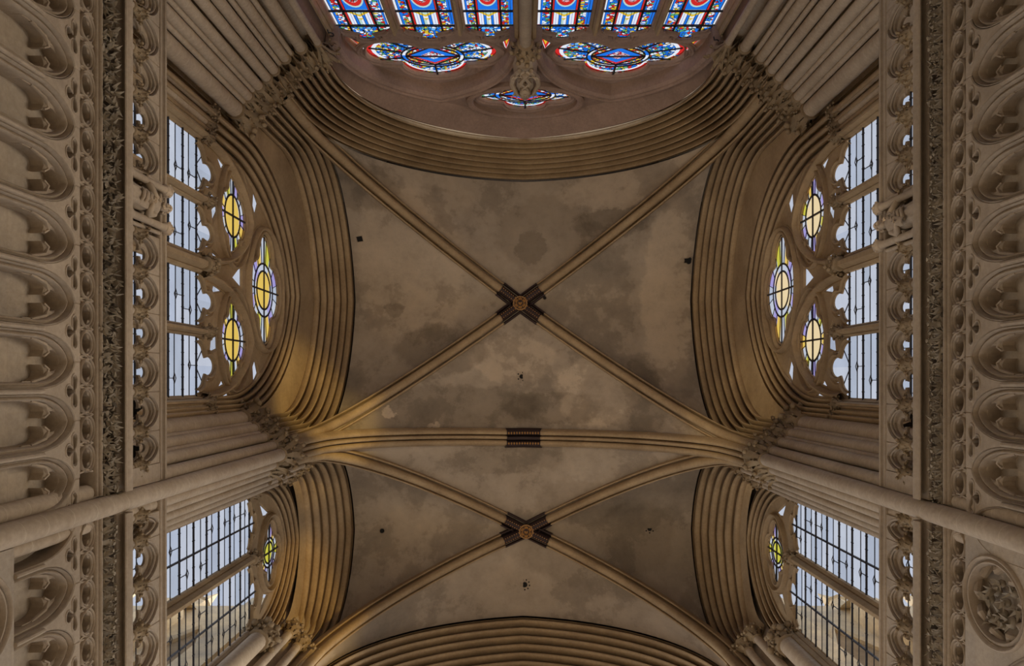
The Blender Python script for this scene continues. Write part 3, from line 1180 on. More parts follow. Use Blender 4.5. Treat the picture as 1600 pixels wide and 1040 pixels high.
def light_panes(win, a, b, bars, ztop, d, fr, seed, midbar):
    """clear leaded panes of one light between its saddle bars, with small lozenges on the ties"""
    rnd = random.Random(seed)
    m = (a + b) / 2
    rows = bars + [ztop]
    lead = MB()
    loz = MB()
    gl = [M['glass'], M['glass'], M['glass2'], M['glass3']]
    for i in range(len(rows) - 1):
        z0, z1 = rows[i], rows[i + 1]
        head = i == len(rows) - 2
        zm = (z0 + z1) / 2 + rnd.uniform(-.04, .04)
        if head:
            for x0, x1 in ((a - .05, m), (m, b + .05)):
                poly_pane([(x0, z0), (x1, z0), (x1, z1), (x0, z1)], d, fr, rnd.choice(gl), win)
            line_box(lead, (m - .02, z0), (a + .2, z0 + .33), .012, d - .01, fr, .015)
            line_box(lead, (m + .02, z0), (b - .2, z0 + .33), .012, d - .01, fr, .015)
            continue
        split = rnd.random() < .5
        for lo, hi, sp in ((z0, zm, split), (zm, z1, not split)):
            xs = rnd.choice((.28, .5, .72))
            x = a + (b - a) * xs
            if sp or midbar:
                if midbar:
                    x = m
                poly_pane([(a - .05, lo), (x, lo), (x, hi), (a - .05, hi)], d, fr, rnd.choice(gl), win)
                poly_pane([(x, lo), (b + .05, lo), (b + .05, hi), (x, hi)], d, fr, rnd.choice(gl), win)
            else:
                poly_pane([(a - .05, lo), (b + .05, lo), (b + .05, hi), (a - .05, hi)], d, fr, rnd.choice(gl), win)
            if sp:
                x = a + (b - a) * (xs if not midbar else rnd.choice((.25, .3, .7, .75)))
                line_box(lead, (x, lo), (x, hi), .012, d - .01, fr, .015)
                zc = zm
                q = [(x - .085, zc), (x, zc - .058), (x + .085, zc), (x, zc + .058)]
                sweep(lead, q, [(-.007, d - .012), (-.007, d - .02), (.007, d - .02), (.007, d - .012)], fr, True)
                loz.add([fr(p[0], p[1], d - .013) for p in q], [(0, 1, 2, 3)])
        line_box(lead, (a, zm), (b, zm), .010, d - .01, fr, .015)
    c = lead.obj('lead_came', M['lead'], win)
    if loz.f:
        loz.obj('lozenge', M['st_white'], win, fix=False)
    for z in bars:
        sb = MB()
        line_box(sb, (a - .03, z), (b + .03, z), .026, d - .02, fr, .03)
        for j in range(5):
            x = a + (b - a) * (j + .5) / 5
            line_box(sb, (x, z - .045), (x, z + .045), .014, d - .02, fr, .02)
        sb.obj('saddle_bar', M['lead'], win)
    if midbar:
        sb = MB()
        line_box(sb, (m, bars[0]), (m, ztop), .032, d - .02, fr, .03)
        sb.obj('stanchion', M['lead'], win)


MULL = [(-.5, 6.0), (-.5, 5.93), (-.34, 5.88), (-.30, 5.90), (-.24, 5.84), (-.12, 5.77), (.12, 5.77), (.24, 5.84), (.30, 5.90), (.34, 5.88), (.5, 5.93), (.5, 6.0)]
CAPM = None


def mullion(win, s, z0, z1, wd, fr, cap=True, dshift=0.0):
    mb = MB()
    sweep(mb, [(s, z0), (s, z1)], [(x * wd, d + dshift) for x, d in MULL], fr)
    o = mb.obj('mullion', M['mould'], win)
    if cap:
        p = fr(s, z1 - .02, 5.83 + dshift)
        key = ('m', round(wd, 2))
        if key not in CAPS:
            CAPS[key] = capital_mesh(wd * .32, .26, 1.8, 1, 5)
        place('capital', CAPS[key], o, p)
    return o


def moulding(win, path, wd, d, h, fr, closed, name, mat='mould'):
    mb = MB()
    sweep(mb, path, roll_with_fillets(wd, d, h), fr, closed)
    return mb.obj(name, M[mat], win, 50)


def eye_px(pts, d, dys=0.0):
    out = []
    cx, cy = sum(p[0] for p in pts) / len(pts), sum(p[1] for p in pts) / len(pts)
    pts = [(cx - 2 + (x - cx) * 1.45, cy + (y - cy) * 1.35) for x, y in pts]
    for (px, py) in pts:
        u = 817 - px
        out.append(((py - 598) * d / u + dys, 1250 * d / u))
    return out


GD = 5.99
for side in SIDES:
    fr, sg, dy = FRAMES[side], SGN[side], DY[side]
    e = dy * .5
    centre = M['yellow'] if side == 'left' else M['peach']
    # ---- four-light window
    win = thing('window_%d' % (1 if side == 'left' else 3), 'four-light clear leaded window with %s medallions in the %s wall' % ('golden' if side == 'left' else 'peach', side), 'window', kind='structure')
    lights = [(-4.47, -3.46), (-3.29, -2.34), (-2.04, -1.03), (-.86, .22 + e)]
    q1, q2, oc = (-3.43, 16.45), (-.88, 16.45), (-2.13, 18.42)
    holes = [light_outline(a, b, 10.2, 14.58) for a, b in lights]
    holes += [lobed(q1, .88, .70), lobed(q2, .88, .70), lobed(oc, 1.22, 1.04)]
    eyes = [[(329, 303), (341, 318), (332, 340)], [(336, 234), (353, 250), (346, 263)], [(333, 396), (350, 412), (336, 413)], [(366, 433), (375, 420), (375, 444)],
            [(396, 302), (401, 318), (398, 332), (395, 320)]]
    for ep in eyes:
        pts = eye_px(ep, 6.0)
        holes.append(pts)
        if ep[0][0] not in (366,):
            holes.append([(2 * -2.13 - s, z) for s, z in pts])
    mb = MB()
    plate(mb, arch_pts(-4.62, .38 + e, 10.0, 15.9, -2.13, 19.95, 18), holes, 5.95, 6.0, fr, .035)
    mb.obj('tracery_plate', M['mould'], win, 30)
    for q in (q1, q2):
        moulding(win, lobed(q, .88, .70, scale=1.09), .12, 5.955, .055, fr, True, 'quatrefoil_moulding')
        moulding(win, arch_pts(q[0] - 1.12, q[0] + 1.12, 14.8, 15.0, q[0], 17.32, 10), .22, 5.94, .13, fr, False, 'sub_arch')
        moulding(win, ellipse(q, 1.06, .86, 36), .11, 5.945, .08, fr, True, 'ring_moulding')
        foil_glass(win, q, .88, .70, GD, fr, centre, 'quatrefoil', hash(side) % 3 + int(q[0] * 7))
    moulding(win, lobed(oc, 1.22, 1.04, scale=1.09), .15, 5.95, .07, fr, True, 'quatrefoil_moulding')
    moulding(win, ellipse(oc, 1.40, 1.19, 40), .20, 5.94, .11, fr, True, 'oculus_moulding')
    foil_glass(win, oc, 1.22, 1.04, GD, fr, centre, 'oculus', 5)
    for i, (a, b) in enumerate(lights):
        light_panes(win, a, b, [10.01 + .575 * k for k in range(8)] + [14.62], 15.6, GD, fr, i + (7 if sg > 0 else 0), False)
        h = [(x, z) for x, z in offset_loop(light_outline(a, b, 14.4, 14.58), -.06, True) if z > 14.55]
        moulding(win, h, .10, 5.955, .055, fr, False, 'head_moulding')
    for ep in eyes:
        pts = eye_px(ep, 6.0)
        for qq in ([pts, [(2 * -2.13 - s, z) for s, z in pts]] if ep[0][0] != 366 else [pts]):
            c = (sum(p[0] for p in qq) / len(qq), sum(p[1] for p in qq) / len(qq))
            poly_pane([(c[0] + (p[0] - c[0]) * 1.5, c[1] + (p[1] - c[1]) * 1.5) for p in qq], GD, fr, M['glass'], win)
    for s, wd in ((-3.375, .2), (-2.19, .34), (-.945, .2)):
        mullion(win, s, 10.0, 14.72, wd, fr)
    for s in (-4.56, .33 + e):
        mullion(win, s, 10.0, 14.72, .16, fr)
    # ---- two-light window
    win = thing('window_%d' % (2 if side == 'left' else 4), 'two-light clear leaded window with one small rose in the %s wall' % side, 'window', kind='structure')
    lights = [(2.50 + e, 3.70), (3.93, 5.36)]
    oc = (3.98, 18.78)
    holes = [light_outline(a, b, 10.2, 17.3, .52) for a, b in lights] + [lobed(oc, .68, .66)]
    ey = [[(2.72, 18.1), (3.05, 18.35), (3.1, 18.9)], [(5.2, 18.1), (4.88, 18.35), (4.85, 18.9)]]
    holes += ey
    mb = MB()
    plate(mb, arch_pts(2.38 + e, 5.52, 10.0, 17.6, 3.98, 20.1, 18), holes, 5.95, 6.0, fr, .035)
    mb.obj('tracery_plate', M['mould'], win, 30)
    moulding(win, lobed(oc, .68, .66, scale=1.12), .12, 5.95, .06, fr, True, 'quatrefoil_moulding')
    moulding(win, ellipse(oc, .88, .82, 32), .16, 5.94, .09, fr, True, 'oculus_moulding')
    foil_glass(win, oc, .68, .66, GD, fr, M['lime'], 'oculus', 9)
    for i, (a, b) in enumerate(lights):
        light_panes(win, a, b, [10.3 + .6 * k for k in range(12)] + [17.45], 18.1, GD, fr, 20 + i + (7 if sg > 0 else 0), True)
        h = [(x, z) for x, z in offset_loop(light_outline(a, b, 17.1, 17.3, .52), -.06, True) if z > 17.27]
        moulding(win, h, .10, 5.955, .055, fr, False, 'head_moulding')
    for qq in ey:
        c = (sum(p[0] for p in qq) / 3, sum(p[1] for p in qq) / 3)
        poly_pane([(c[0] + (p[0] - c[0]) * 1.5, c[1] + (p[1] - c[1]) * 1.5) for p in qq], GD, fr, M['glass'], win)
    mullion(win, 3.815, 10.0, 17.3, .27, fr)
    for s in (2.42 + e, 5.45):
        mullion(win, s, 10.0, 17.3, .15, fr)

# ---- the stained glass window of the end wall
fr = FRAMES['north']
win = thing('window_5', 'great stained glass window of blue, red and white figure lights in the end wall', 'window', kind='structure')
GN = 7.43
lights = [(-3.87, -2.74), (-2.54, -1.40), (-1.19, -.20), (.30, 1.37), (1.60, 2.66), (2.88, 3.98)]
TRI = [(-.74, -.26, .64), (.74, -.26, .64), (0, .36, .70)]
rose = [(-2.04, 18.12), (2.16, 18.12)]
top = (.06, 20.60)
holes = [light_outline(a, b, 9.4, 16.62, .66) for a, b in lights]
holes += [lobed(c, 1.05, .98, TRI, base=.62) for c in rose] + [lobed(top, 1.15, .92)]


def north_px(pts, d):
    return [((px - 817) * d / (598 - py), 1250 * d / (598 - py)) for px, py in pts]


eyes = [[(543, 56), (565, 64), (566, 74)], [(787, 64), (798, 59), (791, 75)], [(845, 59), (859, 66), (852, 75)], [(1075, 66), (1095, 60), (1074, 77)],
        [(741, 101), (752, 99), (745, 105)], [(897, 101), (903, 105), (900, 99)]]
ep = [north_px(p, 7.45) for p in eyes]
ep = [[(sum(q[0] for q in p) / 3 + (x - sum(q[0] for q in p) / 3) * 1.5, sum(q[1] for q in p) / 3 - .10 + (z - sum(q[1] for q in p) / 3) * 1.7) for x, z in p] for p in ep]
holes += ep
mb = MB()
plate(mb, arch_pts(-4.12, 4.22, 9.2, 17.0, .06, 21.85, 18), holes, 7.33, 7.45, fr, .05)
mb.obj('tracery_plate', M['north'], win, 30)
for p in ep:
    c = (sum(q[0] for q in p) / 3, sum(q[1] for q in p) / 3)
    tri = [(c[0] + (q[0] - c[0]) * 1.25, c[1] + (q[1] - c[1]) * 1.25) for q in p]
    inn = [(c[0] + (q[0] - c[0]) * .72, c[1] + (q[1] - c[1]) * .72) for q in p]
    core = [(c[0] + (q[0] - c[0]) * .3, c[1] + (q[1] - c[1]) * .3) for q in p]
    for ring, mt in (((tri, inn), 'st_white'), ((inn, core), 'st_red')):
        mb = MB()
        mb.grid([[fr(x, z, GN) for x, z in r] for r in ring], True)
        mb.obj('pane', M[mt], win, fix=False)
    poly_pane(core, GN, fr, M['st_yellow'], win)
for c in rose:
    moulding(win, lobed(c, 1.05, .98, TRI, base=.62, scale=1.12), .16, 7.34, .05, fr, True, 'rose_moulding', 'north')
    mb = MB()
    o_ = arch_pts(c[0] - 2.03, c[0] + 2.03, 16.5, 16.9, c[0], 20.0, 14, 1.7)
    i_ = arch_pts(c[0] - 1.76, c[0] + 1.76, 16.5, 16.9, c[0], 19.62, 14, 1.7)
    plate(mb, o_ + i_[::-1], [], 6.98, 7.36, fr, .06)
    mb.obj('sub_arch', M['north'], win, 35)
    moulding(win, arch_pts(c[0] - 1.9, c[0] + 1.9, 16.5, 16.9, c[0], 19.82, 14, 1.7), .14, 6.985, .05, fr, False, 'sub_arch_roll', 'north')
mb = MB()
plate(mb, ellipse(top, 1.52, 1.18, 40), [ellipse(top, 1.34, 1.04, 40)], 7.16, 7.36, fr, .05)
mb.obj('oculus_ring', M['north'], win, 35)
moulding(win, lobed(top, 1.15, .92, scale=1.09), .14, 7.34, .05, fr, True, 'rose_moulding', 'north')
for i, (a, b) in enumerate(lights):
    h = [(x, z) for x, z in offset_loop(light_outline(a, b, 16.4, 16.62, .66), -.07, True) if z > 16.6]
    moulding(win, h, .12, 7.34, .05, fr, False, 'head_moulding', 'north')
for s, wd in ((-2.64, .19), (-1.295, .2), (1.485, .22), (2.77, .2)):
    mullion(win, s, 9.2, 16.5, wd, fr, False, 1.38)
for s in (-3.98, 4.08):
    mullion(win, s, 9.2, 16.5, .16, fr, False, 1.38)
# the stout centre mullion with its capital
o = mullion(win, .05, 9.2, 16.35, .44, fr, False, 1.12)
mb = MB()
mb.tube([(.05, -6.84, 9.2), (.05, -6.84, 16.1)], .12, 10)
mb.obj('mullion_shaft', M['carved'], win)
place('capital', capital_mesh(.13, .5, 1.7, 2, 7), o, (.05, -6.84, 16.1))


def rect(a, b, z0, z1):
    return [(a, z0), (b, z0), (b, z1), (a, z1)]


def pane(pts, mt):
    return poly_pane(pts, GN, fr, M[mt], win)


for i, (a, b) in enumerate(lights):
    W = b - a
    X = lambda q: a + W * q
    ZA, ZB, ZC, ZD = 14.3, 15.93, 16.58, 17.3
    pane(rect(a - .05, b + .05, 9.3, ZA), 'mo_blue')
    for (z0, z1) in ((ZA, ZA + .8), (ZA + .8, ZB), (ZB, ZC)):
        for q0, q1, mt in ((-.04, .05, 'st_white'), (.05, .09, 'st_blue'), (.09, .25, 'mo_border'), (.25, .30, 'st_red'), (.70, .75, 'st_red'), (.75, .91, 'mo_border'), (.91, .95, 'st_blue'),
                           (.95, 1.04, 'st_white' if i in (0, 5) else 'st_blue')):
            pane(rect(X(q0), X(q1), z0, z1), mt)
    # figure roundel
    c = (X(.5), 15.36)
    r0, r1, r2 = W * .11, W * .17, W * .195
    for ra, rb, mt in ((r2, r1, 'st_pale'), (r1, r0, 'st_red')):
        mb = MB()
        mb.grid([[fr(x, z, GN) for x, z in ellipse(c, r, r * 2.2, 20)] for r in (ra, rb)], True)
        mb.obj('pane', M[mt], win, fix=False)
    pane(ellipse(c, r0, r0 * 2.2, 16), 'mo_figure')
    mb = MB()
    plate(mb, rect(X(.30), X(.70), ZA, ZB), [ellipse(c, r2, r2 * 2.2, 20)], GN, GN, fr)
    mb.obj('pane', M['st_blue'], win, fix=False)
    # canopy work: yellow chevron, white shafts, blue gaps
    zc0, zc1, zc2 = ZB, ZB + .22, ZB + .24
    m = X(.5)
    pane([(X(.30), zc0 + .02), (X(.30), zc0), (m, zc0), (m, zc1)], 'st_pale')
    pane([(X(.70), zc0 + .02), (X(.70), zc0), (m, zc0), (m, zc1)], 'st_pale')
    pane([(X(.30), zc0 + .02), (m, zc1), (m, zc1 + .09), (X(.30), zc0 + .11)], 'st_yellow')
    pane([(X(.70), zc0 + .02), (m, zc1), (m, zc1 + .09), (X(.70), zc0 + .11)], 'st_yellow')
    for q0, q1, mt in ((.30, .345, 'st_white'), (.345, .352, 'st_blue'), (.352, .40, 'st_white'), (.40, .45, 'st_blue'), (.45, .55, 'st_pale'), (.55, .60, 'st_blue'), (.60, .648, 'st_white'),
                       (.648, .655, 'st_blue'), (.655, .70, 'st_white')):
        g = lambda q: (zc0 + .11 + .20 * (1 - abs(q - .5) / .2))
        if mt == 'st_pale':
            zt = zc1 + .09 + .06
            pane([(X(q0), g(q0)), (m, zc1 + .09), (X(q1), g(q1)), (X(q1), zt), (X(q0), zt)], 'st_white')
            pane([(X(q0), zt), (X(q1), zt), (m, zt + .10)], 'st_yellow')
            pane([(X(q0), zt), (m, zt + .10), (m, ZC), (X(q0), ZC)], 'st_pale')
            pane([(X(q1), zt), (m, zt + .10), (m, ZC), (X(q1), ZC)], 'st_white')
        else:
            pane([(X(q0), g(q0)), (X(q1), g(q1)), (X(q1), ZC), (X(q0), ZC)], mt)
    for q0, q1, mt in ((-.04, .26, 'mo_ring'), (.26, .74, 'mo_blue'), (.74, 1.04, 'mo_ring')):
        pane(rect(X(q0), X(q1), ZC, ZD), mt)
    lead = MB()
    for z in (ZA, ZA + .8, ZB, ZC):
        line_box(lead, (a - .03, z), (b + .03, z), .045, GN - .03, fr)
    for q in (.25, .75):
        line_box(lead, (X(q), 9.4), (X(q), 17.15), .040, GN - .03, fr)
    for q in (.05, .95, .30, .70, .40, .45, .55, .60):
        line_box(lead, (X(q), ZA if q in (.05, .95, .3, .7) else ZB), (X(q), ZC), .008, GN - .01, fr, .015)
    lead.obj('lead_came', M['lead'], win)

for c, rs, rz, lobes, base in ((rose[0], 1.05, .98, TRI, .62), (rose[1], 1.05, .98, TRI, .62), (top, 1.15, .92, QUAD, .45)):
    ctr = (c[0], c[1] + (.03 if lobes is TRI else 0))
    E1, E2 = (.68, .60), (.58, .49)
    # lobes of mosaic with red and white rims
    for sc0, sc1, mt in ((1.04, .93, 'st_red'), (.93, .87, 'st_white')):
        for i in range(10):
            rows = [[], []]
            for j in range(7):
                t = 2 * pi * (i + j / 6) / 10
                r = lobed_r(t, lobes, base)
                for k, sc in enumerate((sc0, sc1)):
                    rows[k].append(fr(c[0] + rs * r * sc * cos(t), c[1] + rz * r * sc * sin(t), GN))
            mb = MB()
            mb.grid(rows)
            mb.obj('pane', M[mt if i % 2 else ('mo_ring' if mt == 'st_red' else 'st_white')], win, fix=False)
    for i in range(12):
        rows = [[], []]
        for j in range(6):
            t = 2 * pi * (i + j / 5) / 12
            r = max(lobed_r(t, lobes, base) * .87, .01)
            rows[0].append(fr(c[0] + rs * r * cos(t), c[1] + rz * r * sin(t), GN))
            ex, ez = ctr[0] + rs * E1[0] * cos(t), ctr[1] + rz * E1[1] * sin(t)
            rows[1].append(fr(ex, ez, GN))
        mb = MB()
        mb.grid(rows)
        mb.obj('pane', M['mo_blue'], win, fix=False)
    for i in range(12):
        rows = [[fr(ctr[0] + rs * e[0] * cos(2 * pi * (i + j / 3) / 12), ctr[1] + rz * e[1] * sin(2 * pi * (i + j / 3) / 12), GN) for j in range(4)] for e in (E1, E2)]
        mb = MB()
        mb.grid(rows)
        mb.obj('pane', M[('st_white', 'mo_ring', 'st_blue')[i % 3]], win, fix=False)
    dia = [(ctr[0] + rs * E2[0], ctr[1]), (ctr[0], ctr[1] + rz * E2[1]), (ctr[0] - rs * E2[0], ctr[1]), (ctr[0], ctr[1] - rz * E2[1])]
    for q in range(4):
        p, q2 = dia[q], dia[(q + 1) % 4]
        arc = [(ctr[0] + rs * E2[0] * cos(pi / 2 * (q + j / 5)), ctr[1] + rz * E2[1] * sin(pi / 2 * (q + j / 5))) for j in range(6)]
        pane(arc, 'mo_ring')
        inn = lambda pt, k: (ctr[0] + (pt[0] - ctr[0]) * k, ctr[1] + (pt[1] - ctr[1]) * k)
        pane([p, q2, inn(q2, .84), inn(p, .84)], 'st_red')
        pane([inn(p, .84), inn(q2, .84), inn(q2, .45), inn(p, .45)], 'st_blue')
    pane([(ctr[0] + (x - ctr[0]) * .45, ctr[1] + (z - ctr[1]) * .45) for x, z in dia], 'mo_figure')
    lead = MB()
    for e in (E1, E2):
        sweep(lead, ellipse(ctr, rs * e[0], rz * e[1]), [(-.016, GN - .01), (-.016, GN - .03), (.016, GN - .03), (.016, GN - .01)], fr, True)
    sweep(lead, dia, [(-.012, GN - .01), (-.012, GN - .03), (.012, GN - .03), (.012, GN - .01)], fr, True)
    line_box(lead, dia[0], dia[2], .02, GN - .03, fr)
    line_box(lead, (ctr[0], ctr[1] + rz * E2[1]), (ctr[0], ctr[1] + rz * 1.1), .045, GN - .04, fr)
    for t in (radians(200), radians(225), radians(-45), radians(-20), radians(170), radians(10)):
        line_box(lead, (ctr[0] + rs * E1[0] * cos(t), ctr[1] + rz * E1[1] * sin(t)), (ctr[0] + rs * 1.4 * cos(t), ctr[1] + rz * 1.3 * sin(t)), .02, GN - .02, fr)
    lead.obj('lead_came', M['lead'], win)

# carved console on the centre mullion
t = thing('carved_console', 'carved leafy stone console on the centre mullion of the stained glass window', 'console', (.05, -6.9, 17.0))
mb = MB()
mb.lathe((0, 0, 0), [(.16, -.4), (.2, -.1), (.27, .3), (.25, .9), (.30, 1.4), (.32, 1.55), (.22, 1.9), (.06, 2.4)], 8, (1, .9))
place('console_body', mb.mesh('console_body', M['carved'], 30), t, (0, 0, 0))
mb = MB()
for sgx in (-1, 1):
    mb.tube([(sgx * .12, .24, .1), (sgx * .26, .24, .45), (sgx * .30, .22, .9), (sgx * .20, .28, 1.3), (sgx * .08, .3, 1.45)], [.05, .06, .055, .05, .03], 7)
    mb.tube([(sgx * .05, .27, .2), (sgx * -.10, .30, .6), (sgx * .06, .30, 1.0)], [.05, .05, .03], 7)
place('scroll_band', mb.mesh('scroll_band', M['carved'], 50), t, (0, 0, 0))
mb = MB()
mb.ball((0, .30, 1.2), (.13, .10, .16), 12, 8)
mb.ball((0, .40, 1.17), (.025, .03, .04), 6, 4)
for q in (-1, 1):
    mb.ball((q * .05, .385, 1.23), .018, 6, 4)
mb.ball((0, .385, 1.1), (.04, .015, .012), 6, 4)
place('head', mb.mesh('head', M['carved'], 60), t, (0, 0, 0))
lv, lf = leaf_verts(.13, 5, .5)
for i, (x, z, a) in enumerate([(-.17, .3, .6), (.17, .32, -.6), (0, .05, 0), (-.2, 1.35, 2.2), (.2, 1.35, -2.2), (0, .75, 3.1)]):
    mb = MB()
    Rm = Matrix.Translation((x, .27, z)) @ Matrix.Rotation(-pi / 2, 4, 'X') @ Matrix.Rotation(a, 4, 'Z')
    mb.add([tuple(Rm @ Vector(v)) for v in lv], lf)
    place('leaf', mb.mesh('leaf', M['carved'], 60), t, (0, 0, 0))


# ================================================================== arcade, friezes, cornice and gallery of the tall wall
def trefoil(c, rs, rz):
    lob = [(-.62, .12, .36), (.62, .12, .36), (0, -.62, .38), (-.36, .10, .30), (.36, .10, .30)]
    return lobed(c, rs, rz, lob, 36, base=.20)


LEAF_V, LEAF_F = leaf_verts(1.0, 5, .55, .45, .16)
LEAF7_V, LEAF7_F = leaf_verts(1.0, 7, .4, .5, .2)


def mesh_from(vf, name, mat, angle=60):
    mb = MB()
    mb.add(*vf)
    return mb.mesh(name, mat, angle)


LEAF_MESHES = [mesh_from((LEAF_V, LEAF_F), 'leaf', M['leaf']), mesh_from((LEAF7_V, LEAF7_F), 'leaf', M['leaf'])]
mbk = MB()
crocket(mbk, (0, 0, 0), (0, 0, 1), (0, 1, 0), 1.0, .62, False)
for q in (-1, 1):
    mbk.ball((q * .26, .62, .42), .10, 6, 4)
    mbk.ball((q * .20, .95, .50), .09, 6, 4)
CROCK_MESH = mbk.mesh('leaf', M['leaf'], 60)


def on_wall(side, s, z, d, size, roll, tilt, yaw):
    """matrix for a carved piece: local X along the wall, Y up, Z into the room"""
    sg = SGN[side]
    if side == 'left':
        R = Matrix(((0, 0, 1), (1, 0, 0), (0, 1, 0)))
    else:
        R = Matrix(((0, 0, -1), (-1, 0, 0), (0, 1, 0)))
    R = R.to_4x4() @ Matrix.Rotation(yaw, 4, 'Y') @ Matrix.Rotation(tilt, 4, 'X') @ Matrix.Rotation(roll, 4, 'Z')
    return Matrix.Translation((sg * d, s, z)) @ R @ Matrix.Scale(size, 4)


def rail_sweep(s0, s1, prof, fr):
    """long moulding along the wall from (z, depth) points"""
    mb = MB()
    mb.grid([[fr(s, z, d) for z, d in prof] for s in (s0, s1)])
    for s in (s0, s1):
        tris = tessellate_polygon([[Vector((z, d, 0)) for z, d in prof]])
        mb.add([fr(s, z, d) for z, d in prof], tris)
    return mb


def bays(side):
    if side == 'left':
        return [('large', -6.25, 1.33, .09, .657), ('small', 1.60, 7.6, 1.905, .671)]
    return [('large', -6.25, 1.43, .014, .626), ('small', 1.70, 7.6, None, None)]


for side in SIDES:
    fr, sg, dy = FRAMES[side], SGN[side], DY[side]
    for bay, s0, s1, ph, P in bays(side):
        where = '%s wall, %s' % (side, 'large bay' if bay == 'large' else 'small bay below the pier')
        # ---------------- blind arcade
        if ph is not None:
            t = thing('blind_arcade', 'blind arcade of cusped arches, ' + where, 'arcade', fr((s0 + s1) / 2, 7.7, 5.0), 'blind arcades')
            zs, za, hw = 8.28, 8.93, .035
            n0, n1 = math.ceil((s0 - ph) / P - .2), math.floor((s1 - ph) / P + .2)
            zb = 5.5 if bay == 'large' else 7.86
            arc = [(P / 2 - (P / 2 - hw) * x, zs + (za - zs) * y) for x, y in unit_arc(9, 1.12)]
            out = [(hw, zb), (hw, zs - .2)] + arc + [(P / 2, 9.04)]
            outline = out + [(-x, z) for x, z in out][::-1]
            mb = MB()
            plate(mb, outline, [trefoil((0, 8.90), .175, .135)], 5.0, 5.26, fr, .012)
            mb2 = MB()
            sweep(mb2, trefoil((0, 8.90), .195, .155), bead(.022, 5.0, .012, 3), fr, True)
            mb.add(mb2.v, mb2.f)
            head = mb.mesh('spandrel', M['carved'], 35)
            aa = P / 2 - hw - .01
            path = [(-aa, zb), (-aa, zs - .2)] + [(-aa * x, zs + (za - .05 - zs) * y) for x, y in unit_arc(10, 1.12)]
            path = path + [(-x, z) for x, z in path[:-1]][::-1]
            mb = MB()
            sweep(mb, path, [(.012, 5.0), (.006, 4.994), (0, 5.01), (-.004, 5.06), (-.012, 5.065), (-.022, 5.04), (-.036, 5.035), (-.046, 5.05), (-.05, 5.10), (-.055, 5.26)], fr)
            mould = mb.mesh('arch_moulding', M['carved'], 50)
            # cusped inner order
            a2 = aa - .045
            ia = [(-a2, zs - .14), (-a2, zs)] + [(-a2 * x, zs + (za - .075 - zs) * y) for x, y in unit_arc(10, 1.12)][1:]
            ia = ia + [(-x, z) for x, z in ia[:-1]][::-1]
            cus = [(-a2 + .01, zs - .14)]
            for i in range(7):
                th = radians(190 - 125 * i / 6)
                cus.append((-a2 * .50 + a2 * .48 * cos(th), zs + .03 + .24 * sin(th)))
            cus += [(-a2 * .18, zs + .23), (-a2 * .20, zs + .28), (-a2 * .33, zs + .30)]
            for i in range(8):
                th = radians(200 - 110 * i / 7)
                cus.append((a2 * .48 * cos(th), zs + .40 + .135 * sin(th)))
            cus = cus + [(-x, z) for x, z in cus[:-1]][::-1]
            mb = MB()
            plate(mb, ia + cus[::-1], [], 5.105, 5.26, fr, .018)
            cusp = mb.mesh('cusp_tracery', M['carved'], 35)
            mb = MB()
            for q in (-1, 1):
                pts = [fr(q * x, z, 5.11) for x, z in ((-a2 * .98, zs + .02), (-a2 * .74, zs + .27), (-a2 * .38, zs + .32), (-a2 * .20, zs + .25))]
                mb.tube(pts, [.02, .026, .024, .016], 6)
            lob = mb.mesh('cusp_roll', M['carved'], 60)
            for k in range(n0, n1 + 1):
                y = ph + P * k
                place('spandrel', head, t, Vector((sg * .005 if bay == 'large' and k == n1 else 0, y, 0)) - t.location)
                if s0 - .1 < y + P / 2 < s1 + .2:
                    for nm, me in (('arch_moulding', mould), ('cusp_tracery', cusp)):
                        o = place(nm, me, t, Vector((0, y + P / 2, 0)) - t.location)
                    place('cusp_roll', lob, o, (0, 0, 0))
            # round colonnettes on the mullions
            for k in range(n0, n1 + 1):
                mb = MB()
                y = ph + P * k
                mb.tube([fr(y, zb, 4.99), fr(y, zs + .05, 4.99)], .026, 8)
                mb.obj('mullion_roll', M['carved'], t)
        # ---------------- frieze of small quatrefoil roundels
        t = thing('roundel_frieze', 'band of small foiled roundels, ' + where, 'frieze', fr((s0 + s1) / 2, 9.04, 5.05), 'roundel friezes')
        p = .331 if side == 'left' else .315
        mb = MB()
        plate(mb, [(-p / 2, 9.04), (p / 2, 9.04), (p / 2, 9.38), (-p / 2, 9.38)], [lobed((0, 9.225), .128, .118, n=32)], 5.045, 5.2, fr, .012)
        cell = mb.mesh('roundel_panel', M['carved'], 35)
        mb = MB()
        for r in (.158, .128):
            sweep(mb, ellipse((0, 9.225), r, r * .90, 24), bead(.022, 5.045, .04 if r > .14 else .025, 4), fr, True)
        for q in (-1, 1):
            mb.tube([fr(q * p / 2, 9.06, 5.04), fr(q * p / 2 - q * .03, 9.225, 5.03), fr(q * p / 2, 9.37, 5.04)], .014, 5)
        ring = mb.mesh('roundel_ring', M['carved'], 50)
        n = int((s1 - s0) / p)
        for k in range(n):
            y = s0 + p * (k + .5)
            o = place('roundel_panel', cell, t, Vector((0, y, 0)) - t.location)
            place('roundel_ring', ring, o, (0, 0, 0))
        # ---------------- string course
        t = thing('string_course', 'thin double roll moulding, ' + where, 'moulding', fr((s0 + s1) / 2, 9.33, 5.0), 'string courses')
        mb = rail_sweep(s0, s1, [(9.378, 5.2), (9.378, 5.02), (9.382, 4.995), (9.395, 4.985), (9.405, 4.995), (9.412, 5.05), (9.432, 5.05), (9.436, 4.99), (9.45, 4.972), (9.468, 4.972), (9.48, 4.985), (9.485, 5.06)], fr)
        mb.obj('roll_moulding', M['carved'], t, 50)
